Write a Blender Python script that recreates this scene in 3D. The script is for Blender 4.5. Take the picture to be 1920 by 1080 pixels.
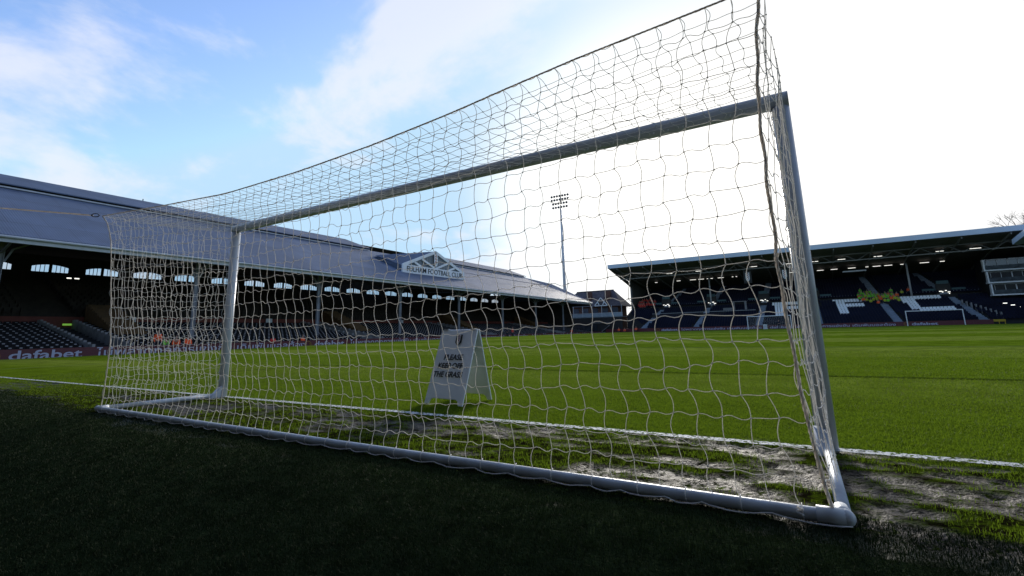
import bpy, bmesh, math, random
import numpy as np
from mathutils import Vector, Matrix, noise
random.seed(7); rng = np.random.default_rng(7)
for o in list(bpy.data.objects): bpy.data.objects.remove(o)
S = bpy.context.scene; COL = S.collection
# ------------------------------------------------------------ camera
F, CX, CY = 906.38, 960.0, 445.3
CAM = (3.7598, -3.9996, .8179); YAW, PIT, ROL = .5517, .1940, -.0248
cd = bpy.data.cameras.new('camera'); cam = bpy.data.objects.new('camera', cd); COL.objects.link(cam); S.camera = cam
fwd = Vector((-math.sin(YAW)*math.cos(PIT), math.cos(YAW)*math.cos(PIT), math.sin(PIT)))
r0 = Vector((math.cos(YAW), math.sin(YAW), 0)); u0 = r0.cross(fwd)
rr = math.cos(ROL)*r0+math.sin(ROL)*u0; uu = -math.sin(ROL)*r0+math.cos(ROL)*u0
M3 = Matrix((rr, uu, -fwd)).transposed()
cam.matrix_world = Matrix.Translation(CAM) @ M3.to_4x4()
cd.sensor_width = 36; cd.lens = F/1920*36; cd.shift_y = -(540-CY)/1920; cd.clip_start = .05; cd.clip_end = 6000
# ------------------------------------------------------------ sky, sun, exposure
SUN = Vector((-.2538, .9312, .2617)).normalized()
EL = math.asin(SUN.z); AZ = math.atan2(SUN.x, SUN.y)
W = bpy.data.worlds.new('World'); S.world = W; W.use_nodes = True
nt = W.node_tree; nt.nodes.clear()
def N(t, **k):
    n = nt.nodes.new(t)
    for a, b in k.items(): setattr(n, a, b)
    return n
def L(a, b): nt.links.new(a, b)
out = N('ShaderNodeOutputWorld'); bg = N('ShaderNodeBackground'); L(bg.outputs[0], out.inputs[0])
sky = N('ShaderNodeTexSky', sky_type='NISHITA'); sky.sun_disc = False
sky.sun_elevation = EL; sky.sun_rotation = AZ; sky.altitude = 50; sky.air_density = 1.0; sky.dust_density = .6; sky.ozone_density = 1.6
tc = N('ShaderNodeTexCoord')
def vmath(op, a, b=None):
    n = N('ShaderNodeVectorMath', operation=op)
    L(a, n.inputs[0])
    if b is not None:
        if isinstance(b, (tuple, Vector)): n.inputs[1].default_value = b
        else: L(b, n.inputs[1])
    return n
def wm(op, a, b, c=None, clamp=False):
    n = N('ShaderNodeMath', operation=op, use_clamp=clamp)
    for i, v in enumerate((a, b, c)):
        if v is None: continue
        if isinstance(v, (int, float)): n.inputs[i].default_value = v
        else: L(v, n.inputs[i])
    return n.outputs[0]
def wrange(v, a, b, c=0, d=1):
    n = N('ShaderNodeMapRange', interpolation_type='SMOOTHSTEP'); L(v, n.inputs[0])
    for i, x in enumerate((a, b, c, d)): n.inputs[i+1].default_value = x
    return n.outputs[0]
def wmix(f, a, b):
    n = N('ShaderNodeMix', data_type='RGBA'); L(f, n.inputs[0])
    for i, v in ((6, a), (7, b)):
        if isinstance(v, tuple): n.inputs[i].default_value = v
        else: L(v, n.inputs[i])
    return n.outputs[2]
gen = tc.outputs['Generated']
# clouds live on a flat layer: project the direction onto a plane above
sep = N('ShaderNodeSeparateXYZ'); L(gen, sep.inputs[0])
zc = wm('MAXIMUM', wm('ADD', sep.outputs[2], .34), .08)
div = N('ShaderNodeCombineXYZ'); L(wm('DIVIDE', sep.outputs[0], zc), div.inputs[0]); L(wm('DIVIDE', sep.outputs[1], zc), div.inputs[1])
off = vmath('ADD', div.outputs[0], (0.0, 0.0, 7.3)); nz = N('ShaderNodeTexNoise'); L(off.outputs[0], nz.inputs['Vector']); nz.inputs['Scale'].default_value = 2.3; nz.inputs['Detail'].default_value = 7; nz.inputs['Roughness'].default_value = .56; nz.inputs['Distortion'].default_value = .25
cl = wrange(nz.outputs['Fac'], .50, .66, 0, .72)
# thin bright veil of cloud, densest round the sun and towards the right-hand side
v0 = Vector((.0909, .9759, .1983)).normalized()
dv = vmath('DOT_PRODUCT', gen, v0).outputs['Value']; ds = vmath('DOT_PRODUCT', gen, SUN).outputs['Value']
nz2 = N('ShaderNodeTexNoise'); L(div.outputs[0], nz2.inputs['Vector']); nz2.inputs['Scale'].default_value = .9; nz2.inputs['Detail'].default_value = 4
dvn = wm('ADD', dv, wm('MULTIPLY', wm('SUBTRACT', nz2.outputs['Fac'], .5), .18))
veil = wrange(dvn, .67, 1.0, 0, 1)
halo = wrange(ds, .925, .998, 0, 1)
skyc = vmath('MINIMUM', vmath('MULTIPLY', sky.outputs[0], (1.62, 1.70, 2.0)).outputs[0], (3.5, 5.1, 6.6)).outputs[0]
c1 = wmix(cl, skyc, (6.0, 6.1, 6.6, 1))
c2 = wmix(veil, c1, (6.9, 6.85, 6.8, 1))
c3 = wmix(wm('MULTIPLY', halo, .8), c2, (9.5, 9.3, 8.8, 1))
L(c3, bg.inputs[0]); bg.inputs[1].default_value = .12
sl = bpy.data.lights.new('sun', 'SUN'); so = bpy.data.objects.new('sun', sl); COL.objects.link(so)
sl.energy = 3.0; sl.angle = math.radians(13); sl.color = (1, .94, .84)
so.rotation_euler = SUN.to_track_quat('Z', 'Y').to_euler()
S.view_settings.view_transform = 'Standard'; S.view_settings.look = 'None'; S.view_settings.exposure = .35; S.view_settings.gamma = 1
S.render.engine = 'CYCLES'
S.cycles.max_bounces = 6; S.cycles.transparent_max_bounces = 12

# ------------------------------------------------------------ helpers
class MB:
    def __init__(s): s.v = []; s.f = []; s.m = []; s.n = 0
    def add(s, v, f, mi=0):
        v = [tuple(p) for p in v]; s.v += v; s.f += [tuple(i+s.n for i in q) for q in f]; s.m += [mi]*len(f); s.n += len(v); return s
    def box(s, a, b, mi=0):
        x0, x1 = sorted((a[0], b[0])); y0, y1 = sorted((a[1], b[1])); z0, z1 = sorted((a[2], b[2]))
        return s.add([(x0,y0,z0),(x1,y0,z0),(x1,y1,z0),(x0,y1,z0),(x0,y0,z1),(x1,y0,z1),(x1,y1,z1),(x0,y1,z1)],
                     [(0,3,2,1),(4,5,6,7),(0,1,5,4),(1,2,6,5),(2,3,7,6),(3,0,4,7)], mi)
    def hexa(s, p, mi=0):   # 4 bottom, 4 top
        return s.add(p, [(0,3,2,1),(4,5,6,7),(0,1,5,4),(1,2,6,5),(2,3,7,6),(3,0,4,7)], mi)
    def bar(s, a, b, w, h=None, mi=0, up=(0,0,1)):
        h = h or w; a = Vector(a); b = Vector(b); d = (b-a).normalized(); u = Vector(up)
        if abs(d.dot(u)) > .95: u = Vector((1,0,0))
        x = d.cross(u).normalized()*w/2; y = x.normalized().cross(d).normalized()*h/2
        return s.hexa([a-x-y, a+x-y, a+x+y, a-x+y, b-x-y, b+x-y, b+x+y, b-x+y], mi)
    def tube(s, pts, r, sides=8, mi=0, cap=True):
        pts = [Vector(p) for p in pts]; n = len(pts)
        rs = r if isinstance(r, (list, tuple)) else [r]*n
        t = (pts[1]-pts[0]).normalized(); ref = Vector((0,0,1)) if abs(t.z) < .9 else Vector((1,0,0))
        x = t.cross(ref).normalized(); V = []
        for i, p in enumerate(pts):
            t = (pts[min(i+1, n-1)]-pts[max(i-1, 0)]).normalized()
            x = (x-t*x.dot(t)).normalized(); y = t.cross(x)
            for k in range(sides):
                a = 2*math.pi*k/sides; V.append(p+(x*math.cos(a)+y*math.sin(a))*rs[i])
        Fc = [(i*sides+k, i*sides+(k+1)%sides, (i+1)*sides+(k+1)%sides, (i+1)*sides+k) for i in range(n-1) for k in range(sides)]
        if cap: Fc += [tuple(reversed(range(sides))), tuple(range((n-1)*sides, n*sides))]
        return s.add(V, Fc, mi)
    def ball(s, c, r, mi=0, seg=8, ring=5, sc=(1,1,1)):
        V = [(c[0], c[1], c[2]+r*sc[2])]
        for i in range(1, ring):
            a = math.pi*i/ring
            for k in range(seg):
                b = 2*math.pi*k/seg; V.append((c[0]+r*sc[0]*math.sin(a)*math.cos(b), c[1]+r*sc[1]*math.sin(a)*math.sin(b), c[2]+r*sc[2]*math.cos(a)))
        V.append((c[0], c[1], c[2]-r*sc[2])); Fc = [(0, 1+k, 1+(k+1)%seg) for k in range(seg)]
        for i in range(ring-2):
            for k in range(seg): Fc.append((1+i*seg+k, 1+(i+1)*seg+k, 1+(i+1)*seg+(k+1)%seg, 1+i*seg+(k+1)%seg))
        q = 1+(ring-2)*seg; Fc += [(len(V)-1, q+(k+1)%seg, q+k) for k in range(seg)]
        return s.add(V, Fc, mi)
    def build(s, name, mats, parent=None, smooth=False, bevel=0):
        me = bpy.data.meshes.new(name); me.from_pydata(s.v, [], s.f)
        for m in (mats if isinstance(mats, (list, tuple)) else [mats]): me.materials.append(m)
        if any(s.m): me.polygons.foreach_set('material_index', s.m)
        if smooth: me.polygons.foreach_set('use_smooth', [True]*len(s.f))
        me.update(); o = bpy.data.objects.new(name, me); COL.objects.link(o)
        if parent: o.parent = parent
        if bevel:
            b = o.modifiers.new('bevel', 'BEVEL'); b.width = bevel; b.segments = 2; b.limit_method = 'ANGLE'
        return o
def tag(o, label=None, cat=None, group=None, kind=None):
    if label: o['label'] = label
    if cat: o['category'] = cat
    if group: o['group'] = group
    if kind: o['kind'] = kind
    return o
def empty(name, label=None, cat=None, loc=(0,0,0), rz=0, group=None):
    o = bpy.data.objects.new(name, None); COL.objects.link(o); o.location = loc; o.rotation_euler[2] = rz; o.empty_display_size = .3
    return tag(o, label, cat, group)
def copy_tree(o, parent=None):
    c = o.copy(); COL.objects.link(c)
    if parent: c.parent = parent
    for ch in o.children: copy_tree(ch, c)
    return c
# materials
def mat(name, col, rough=.6, metal=0, var=.0, vscale=5, bump=0, bscale=30, emis=None, estr=0, spec=.5, col2=None, detail=4, trans=None, coords='Object'):
    m = bpy.data.materials.new(name); m.use_nodes = True; t = m.node_tree; p = t.nodes['Principled BSDF']
    p.inputs['Base Color'].default_value = (*col, 1); p.inputs['Roughness'].default_value = rough; p.inputs['Metallic'].default_value = metal
    p.inputs['Specular IOR Level'].default_value = spec
    if emis: p.inputs['Emission Color'].default_value = (*emis, 1); p.inputs['Emission Strength'].default_value = estr
    tcn = t.nodes.new('ShaderNodeTexCoord')
    if var or col2:
        n = t.nodes.new('ShaderNodeTexNoise'); n.inputs['Scale'].default_value = vscale; n.inputs['Detail'].default_value = detail; t.links.new(tcn.outputs[coords], n.inputs['Vector'])
        r = t.nodes.new('ShaderNodeValToRGB'); t.links.new(n.outputs['Fac'], r.inputs[0]); r.color_ramp.elements[0].position = .3; r.color_ramp.elements[1].position = .7
        c2 = col2 or tuple(min(1, c*(1+var)) for c in col); c1 = col if col2 else tuple(c*(1-var) for c in col)
        r.color_ramp.elements[0].color = (*c1, 1); r.color_ramp.elements[1].color = (*c2, 1); t.links.new(r.outputs[0], p.inputs['Base Color'])
    if bump:
        n2 = t.nodes.new('ShaderNodeTexNoise'); n2.inputs['Scale'].default_value = bscale; n2.inputs['Detail'].default_value = 3; t.links.new(tcn.outputs[coords], n2.inputs['Vector'])
        b = t.nodes.new('ShaderNodeBump'); b.inputs['Strength'].default_value = bump; b.inputs['Distance'].default_value = .02; t.links.new(n2.outputs['Fac'], b.inputs['Height']); t.links.new(b.outputs[0], p.inputs['Normal'])
    return m
def corrugated(name, col, axis, pitch, rough=.45, var=.12, strength=.8):
    m = mat(name, col, rough, var=var, vscale=.35, detail=6); t = m.node_tree; p = t.nodes['Principled BSDF']
    tcn = t.nodes.new('ShaderNodeTexCoord'); w = t.nodes.new('ShaderNodeTexWave'); w.bands_direction = axis; w.inputs['Scale'].default_value = 1/pitch*.314
    t.links.new(tcn.outputs['Object'], w.inputs['Vector']); b = t.nodes.new('ShaderNodeBump'); b.inputs['Strength'].default_value = strength; b.inputs['Distance'].default_value = .05
    t.links.new(w.outputs['Fac'], b.inputs['Height']); t.links.new(b.outputs[0], p.inputs['Normal'])
    sx = t.nodes.new('ShaderNodeSeparateXYZ'); t.links.new(tcn.outputs['Object'], sx.inputs[0]); cx = t.nodes.new('ShaderNodeCombineXYZ'); t.links.new(sx.outputs[1], cx.inputs[0]); t.links.new(sx.outputs[2], cx.inputs[1])
    br = t.nodes.new('ShaderNodeTexBrick'); br.offset = .5; br.inputs['Scale'].default_value = 1; br.inputs['Brick Width'].default_value = 2.2; br.inputs['Row Height'].default_value = 1.55; br.inputs['Mortar Size'].default_value = .025
    br.inputs['Color1'].default_value = (1,1,1,1); br.inputs['Color2'].default_value = (.80,.82,.84,1); br.inputs['Mortar'].default_value = (.62,.62,.62,1); t.links.new(cx.outputs[0], br.inputs['Vector'])
    mm = t.nodes.new('ShaderNodeMix'); mm.data_type = 'RGBA'; mm.blend_type = 'MULTIPLY'; mm.inputs[0].default_value = 1; src = p.inputs['Base Color'].links[0].from_socket
    t.links.new(src, mm.inputs[6]); t.links.new(br.outputs[0], mm.inputs[7]); t.links.new(mm.outputs[2], p.inputs['Base Color']); return m
M = {}
M['post'] = mat('white painted aluminium', (.52,.55,.60), .32, var=.08, vscale=6, bump=.05, bscale=60)
M['bar'] = mat('grey white ground tube', (.44,.47,.50), .4, col2=(.62,.68,.76), detail=9, vscale=7, bump=.08, bscale=50)
M['joint'] = mat('white plastic', (.60,.63,.66), .4, var=.1)
def translucent(name, col, tcol, f, rough=.7, var=.2, vscale=8):
    m = mat(name, col, rough, var=var, vscale=vscale); t = m.node_tree; p = t.nodes['Principled BSDF']; o = t.nodes['Material Output']
    tr = t.nodes.new('ShaderNodeBsdfTranslucent'); tr.inputs[0].default_value = (*tcol, 1); mx = t.nodes.new('ShaderNodeMixShader'); mx.inputs[0].default_value = f
    t.links.new(p.outputs[0], mx.inputs[1]); t.links.new(tr.outputs[0], mx.inputs[2]); t.links.new(mx.outputs[0], o.inputs[0]); return m
M['net'] = translucent('cream nylon cord', (.86,.84,.81), (.92,.90,.86), .42, .75, .12, 40)
M['rope'] = translucent('twisted cream rope', (.86,.83,.79), (.98,.92,.85), .5, .8, .2, 60)
M['white'] = mat('white paint', (.72,.74,.78), .5, var=.08, vscale=3)
M['offwhite'] = mat('grey white painted steel', (.48,.50,.54), .5, var=.12, vscale=2)
M['colgrey'] = mat('grey painted stanchion', (.20,.21,.24), .6, var=.2, vscale=1.5)
M['steel'] = mat('galvanised steel', (.35,.37,.40), .4, metal=.5, var=.15, vscale=8)
M['darksteel'] = mat('dark painted steel', (.10,.10,.11), .6, var=.2)
M['black'] = mat('black', (.012,.012,.014), .6, var=.2)
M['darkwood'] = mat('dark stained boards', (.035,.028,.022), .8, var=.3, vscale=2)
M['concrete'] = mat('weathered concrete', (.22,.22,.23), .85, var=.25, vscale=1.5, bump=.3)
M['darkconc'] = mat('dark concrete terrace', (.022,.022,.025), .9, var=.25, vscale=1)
M['redband'] = mat('dark red painted wall', (.16,.035,.025), .7, var=.25, vscale=1)
M['maroon'] = mat('maroon advertising board', (.085,.007,.018), .45, var=.1, vscale=.6)
M['hoardtext'] = mat('pale lilac board lettering', (.42,.43,.58), .5)
M['gold'] = mat('dull gold', (.25,.12,.02), .5)
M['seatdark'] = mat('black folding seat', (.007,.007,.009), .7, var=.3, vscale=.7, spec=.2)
M['seatglint'] = mat('pale seat top glint', (.30,.30,.33), .6)  # pale colour standing in for the sky highlight on each seat
M['seatnavy'] = mat('navy blue seat', (.008,.010,.026), .75, var=.25, vscale=.4, spec=.15)
M['seatwhite'] = mat('white plastic seat', (.84,.87,.92), .5, var=.06, vscale=.5)
M['roof'] = corrugated('blue grey corrugated sheet', (.075,.105,.172), 'Y', .16, rough=.7, strength=.22, var=.2)
M['roof2'] = mat('pale metal fascia', (.44,.52,.62), .45, var=.08, vscale=.3)
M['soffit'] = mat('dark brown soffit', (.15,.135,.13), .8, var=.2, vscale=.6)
M['lamp'] = mat('lit strip lamp', (1,1,1), .5, emis=(1,.97,.88), estr=1.1)
M['exit'] = mat('lit green exit sign', (.1,.5,.05), .5, emis=(.45,1,.12), estr=.22)
M['amber'] = mat('ochre painted stair', (.085,.042,.009), .7, var=.25, vscale=3)
M['yellow'] = mat('yellow paint', (.45,.30,.02), .6)
M['tile'] = mat('slate and clay tiles', (.075,.065,.075), .8, var=.3, vscale=2, bump=.4, bscale=8)
M['brick'] = mat('red brick', (.10,.045,.032), .85, var=.3, vscale=4, bump=.3, bscale=20)
M['glassdark'] = mat('dark window glass', (.015,.018,.024), .15, spec=.12, var=.5, vscale=1.2)
M['glass'] = mat('tinted window glass', (.05,.07,.10), .06, spec=.8, var=.3, vscale=.5)
M['teal'] = mat('dull teal panel', (.03,.09,.11), .5)
M['bark'] = mat('grey brown bark', (.10,.075,.06), .9, var=.3, vscale=8)
M['skin'] = mat('skin', (.42,.25,.19), .6)
M['hair'] = mat('dark hair', (.03,.02,.015), .7)
M['orange'] = mat('orange hi-vis fabric', (1,.11,.02), .7, var=.1, vscale=6)
M['red'] = mat('red hi-vis fabric', (.62,.03,.02), .7, var=.1, vscale=6)
M['green'] = mat('green hi-vis fabric', (.16,.62,.04), .7, var=.1, vscale=6)
M['lime'] = mat('yellow green hi-vis fabric', (.45,.55,.03), .7, var=.1, vscale=6)
M['navy'] = mat('dark navy fabric', (.018,.02,.035), .8)
M['pane'] = None
m = bpy.data.materials.new('clear dusty glass'); m.use_nodes = True; t = m.node_tree
g_ = t.nodes.new('ShaderNodeBsdfTransparent'); g_.inputs[0].default_value = (.74,.80,.84,1); p_ = t.nodes['Principled BSDF']; p_.inputs['Base Color'].default_value = (.6,.65,.7,1); p_.inputs['Roughness'].default_value = .3
mx = t.nodes.new('ShaderNodeMixShader'); mx.inputs[0].default_value = .12; t.links.new(g_.outputs[0], mx.inputs[1]); t.links.new(p_.outputs[0], mx.inputs[2]); t.links.new(mx.outputs[0], t.nodes['Material Output'].inputs[0]); M['pane'] = m
def text_mesh(name, s, size, material, mw, parent, offset=0, shear=0, ext=.004, width=None, align='CENTER'):
    c = bpy.data.curves.new('t', 'FONT'); c.body = s; c.size = size; c.offset = offset; c.shear = shear; c.extrude = ext; c.align_x = align; c.align_y = 'CENTER' if align == 'CENTER' else 'BOTTOM_BASELINE'; c.resolution_u = 3
    o = bpy.data.objects.new('t', c); COL.objects.link(o); bpy.context.view_layer.update()
    me = bpy.data.meshes.new_from_object(o.evaluated_get(bpy.context.evaluated_depsgraph_get()))
    bpy.data.objects.remove(o); bpy.data.curves.remove(c)
    xs = [v.co.x for v in me.vertices]
    if width and xs:
        k = width/(max(xs)-min(xs)); x0 = min(xs) if align != 'CENTER' else 0
        for v in me.vertices: v.co.x = (v.co.x-x0)*k
    me.transform(mw); me.materials.clear(); me.materials.append(material)
    q = bpy.data.objects.new(name, me); COL.objects.link(q); q.parent = parent; return q
def frame_mw(origin, xdir, ydir):   # text plane: x along xdir, y along ydir
    x = Vector(xdir).normalized(); y = Vector(ydir).normalized(); z = x.cross(y)
    return Matrix.Translation(origin) @ Matrix((x, y, z)).transposed().to_4x4()
def sm(a, b, x):
    t = min(1, max(0, (x-a)/(b-a))); return t*t*(3-2*t)

# ------------------------------------------------------------ ground
EDGE = lambda x: -1.45 + .32*sm(-4.4, -9, x) + .10*noise.noise(Vector((x*.6, 3.1, 0)))
SLP = lambda x: EDGE(x)-.24
def H(x, y):
    z = .28*sm(2, 62, y)
    z -= .52*sm(36.2, 37.6, -x) + .4*sm(33.9, 35, x)
    z -= .30*sm(102.4, 103.6, y)
    e = SLP(x)-y
    if e > 0:
        e2 = min(e, 6); z -= .27*max(0, e2-.6*(1-math.exp(-e2/.6)))
        z += .02*noise.noise(Vector((x*.9, y*.9, 1)))*min(1, e)
    return z
def mudf(x, y):   # 0..1 worn mud
    if y < -1.75 or y > 2.6: return 0
    n = noise.fractal(Vector((x*.45, y*2.2, 5.2)), .9, 2.2, 4)*.5+.5
    n2 = noise.fractal(Vector((x*2.6, y*6.5, 9.1)), .9, 2.2, 3)*.5+.5
    cen = sm(1.7, 3.2, x)*sm(.35, -.25, y)*sm(-1.75, -1.5, y)
    cen = max(cen, .45*sm(-5.2, -3.5, x)*sm(.15, -.3, y)*sm(-1.7, -1.5, y))
    cen *= 1-.22*sm(3.9, 4.3, x)
    m_ = cen*.60 + (n-.5)*1.8 + (n2-.5)*1.9 - .36
    m_ -= .9*sm(-.42, -.1, y)*(1-sm(.05, .3, -y))*0
    return max(0, min(1, m_*3))*sm(.25, .0, y)
def axis(segs):
    a = []
    for s0, s1, st in segs:
        n = max(1, round((s1-s0)/st)); a += [s0+(s1-s0)*i/n for i in range(n)]
    return a+[segs[-1][1]]
gx = axis([(-60,-40,4),(-40,-30,.35),(-30,-10,1),(-10,-5,.15),(-5,5.4,.045),(5.4,9,.2),(9,33,1.5),(33,36,.3),(36,60,4)])
gy = axis([(-40,-8,4),(-8,-4,.25),(-4,1.0,.045),(1.0,4,.12),(4,12,.5),(12,101,1.5),(101,105,.25),(105,108,1)])
WORN_SHADE = lambda x, y: sm(.02, -.25, y)*(1-.8*sm(-5, -12, x))*(1-.3*sm(6, 9, x))
V = []; mud = []; surr = []; worn = []
for y in gy:
    for x in gx:
        m_ = mudf(x, y) if -12 < x < 12 else 0
        z = H(x, y)
        if m_ > 0: z += -.012*m_+.022*m_*noise.fractal(Vector((x*9, y*13, 2)), 1, 2, 4)
        V.append((x, y, z)); mud.append(m_); worn.append(WORN_SHADE(x, y)); surr.append(sm(-.06, .10, EDGE(x)+.05*noise.noise(Vector((x*5, y*5, 0)))-y))
nx, ny = len(gx), len(gy)
Fq = [(j*nx+i, j*nx+i+1, (j+1)*nx+i+1, (j+1)*nx+i) for j in range(ny-1) for i in range(nx-1)]
me = bpy.data.meshes.new('pitch'); me.from_pydata(V, [], Fq); me.polygons.foreach_set('use_smooth', [True]*len(Fq))
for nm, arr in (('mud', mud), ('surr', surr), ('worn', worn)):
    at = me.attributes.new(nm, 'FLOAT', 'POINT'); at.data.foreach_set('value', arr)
pitch = bpy.data.objects.new('pitch', me); COL.objects.link(pitch); tag(pitch, kind='structure')
# pitch material
m = bpy.data.materials.new('mown grass, mud and turf'); m.use_nodes = True; nt = m.node_tree; P = nt.nodes['Principled BSDF']; OUT = nt.nodes['Material Output']
tc = N('ShaderNodeTexCoord'); sep = N('ShaderNodeSeparateXYZ'); L(tc.outputs['Object'], sep.inputs[0])
def noi(scale, detail=4, vec=None, rough=.5):
    n = N('ShaderNodeTexNoise'); n.inputs['Scale'].default_value = scale; n.inputs['Detail'].default_value = detail; n.inputs['Roughness'].default_value = rough
    L(vec or tc.outputs['Object'], n.inputs['Vector']); return n.outputs['Fac']
def colmul(c, f, amount=1):
    n = N('ShaderNodeMix', data_type='RGBA', blend_type='MULTIPLY'); n.inputs[0].default_value = amount
    if isinstance(c, tuple): n.inputs[6].default_value = c
    else: L(c, n.inputs[6])
    L(f, n.inputs[7]); return n.outputs[2]
# mowing bands across the pitch
band = wm('SINE', wm('MULTIPLY', wm('SUBTRACT', sep.outputs[1], 0.0), math.pi/5.5), 0)
band = wrange(band, -.10, .10)
band = wm('MULTIPLY', band, wrange(sep.outputs[1], 1.5, 4.5))
g1 = wmix(band, (.115,.175,.010,1), (.175,.228,.028,1))
g2 = colmul(g1, wrange(noi(1.4, 6), .3, .7, .72, 1.12)); g3 = colmul(g2, wrange(noi(38, 3), .3, .7, .62, 1.2))
at1 = N('ShaderNodeAttribute', attribute_name='mud'); at2 = N('ShaderNodeAttribute', attribute_name='surr')
mudc = wmix(wrange(noi(8, 7, rough=.65), .38, .62), (.010,.008,.006,1), (.086,.072,.060,1))
mudm = wm('MULTIPLY', at1.outputs['Fac'], wrange(noi(30, 4), .30, .52), clamp=True)
g3 = colmul(g3, wrange(noi(7, 8, rough=.7), .60, .70, 1.0, .45))
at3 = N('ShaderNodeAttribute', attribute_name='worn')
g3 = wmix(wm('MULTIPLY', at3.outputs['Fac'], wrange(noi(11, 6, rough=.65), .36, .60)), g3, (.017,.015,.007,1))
g3 = colmul(g3, wmix(at3.outputs['Fac'], (1,1,1,1), (.62,.62,.62,1)))  # flat darkening behind the goal line: shade put into the colour over worn soil
c = wmix(mudm, g3, mudc)
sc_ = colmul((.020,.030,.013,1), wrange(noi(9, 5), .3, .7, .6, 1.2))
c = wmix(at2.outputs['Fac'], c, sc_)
L(c, P.inputs['Base Color']); P.inputs['Specular IOR Level'].default_value = .25
rg = wmix(mudm, (.9,.9,.9,1), (.6,.6,.6,1)); L(rg, P.inputs['Roughness'])
sp = wmix(mudm, (.0,.0,.0,1), (.16,.16,.16,1)); L(sp, P.inputs['Specular IOR Level'])
bp = N('ShaderNodeBump'); bp.inputs['Strength'].default_value = .6; bp.inputs['Distance'].default_value = .02
L(wm('ADD', wm('MULTIPLY', noi(70, 4), 1.6), wm('MULTIPLY', noi(14, 4), 2.0)), bp.inputs['Height']); L(bp.outputs[0], P.inputs['Normal'])
# upright blades glow when the sun stands behind them
tr = N('ShaderNodeBsdfTranslucent'); L(colmul(wmix(mudm, c, (0,0,0,1)), wmix(at2.outputs['Fac'], (1.6,1.7,1.1,1), (.3,.3,.3,1))), tr.inputs[0])
me.materials.append(m)
# base earth and apron to the horizon
g = MB(); g.add([(-3000,-3000,-1.9),(3000,-3000,-1.9),(3000,3000,-1.9),(-3000,3000,-1.9)], [(0,1,2,3)])
gr = g.build('ground', mat('grey ground', (.06,.06,.055), .9, var=.2, vscale=.05)); tag(gr, kind='structure')
# painted lines: thin worn sheets following the ground
mline = mat('white line paint on grass', (.62,.64,.66), .8, var=.3, vscale=30, bump=.5, bscale=80)
t = mline.node_tree; pp = t.nodes['Principled BSDF']; tb = t.nodes.new('ShaderNodeBsdfTransparent'); mxx = t.nodes.new('ShaderNodeMixShader')
tcn = t.nodes.new('ShaderNodeTexCoord'); nn = t.nodes.new('ShaderNodeTexNoise'); nn.inputs['Scale'].default_value = 45; nn.inputs['Detail'].default_value = 5; t.links.new(tcn.outputs['Object'], nn.inputs['Vector'])
rp = t.nodes.new('ShaderNodeMapRange'); rp.inputs[1].default_value = .42; rp.inputs[2].default_value = .52; t.links.new(nn.outputs['Fac'], rp.inputs[0])
t.links.new(rp.outputs[0], mxx.inputs[0]); t.links.new(tb.outputs[0], mxx.inputs[1]); t.links.new(pp.outputs[0], mxx.inputs[2]); t.links.new(mxx.outputs[0], t.nodes['Material Output'].inputs[0])
def gline(a, b, w, name='line_marking', lift=.012):
    a = Vector((*a, 0)); b = Vector((*b, 0)); d = (b-a).normalized(); n_ = Vector((-d.y, d.x, 0))*w/2; k = int((b-a).length/.12)+1
    V = []
    for i in range(k+1):
        p = a+(b-a)*i/k; wob = .012*noise.noise(p*2.0)
        for s_ in (-1, -.33, .33, 1):
            q = p+n_*(s_*(1+.15*noise.noise(p*6+Vector((0,0,s_*3)))))+d.cross(Vector((0,0,1)))*wob; V.append((q.x, q.y, H(q.x, q.y)+lift))
    return V, [(i*4+j, i*4+j+1, i*4+5+j, i*4+4+j) for i in range(k) for j in range(3)]
def lines(name, lst):
    b = MB()
    for a in lst: b.add(*gline(*a))
    o = b.build(name, mline); tag(o, kind='structure'); return o
lines('goal_line', [((-34,0),(34,0),.10)])
mline = M['faint'] = mat('faint worn line paint', (.040,.062,.008), .95, var=.4, vscale=25, spec=0)
lines('goal_area_line', [((-9.1,.06),(-9.1,5.5),.10),((-9.1,5.5),(9.1,5.5),.10),((9.1,.06),(9.1,5.5),.10)])
M['faint'] = mline = mat('worn line paint', (.16,.20,.09), .95, var=.4, vscale=25, spec=0)
lines('penalty_area_line', [((-20.1,.06),(-20.1,16.5),.10),((-20.1,16.5),(20.1,16.5),.10)])
lines('touch_line', [((-34,.06),(-34,100),.12)])
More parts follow.
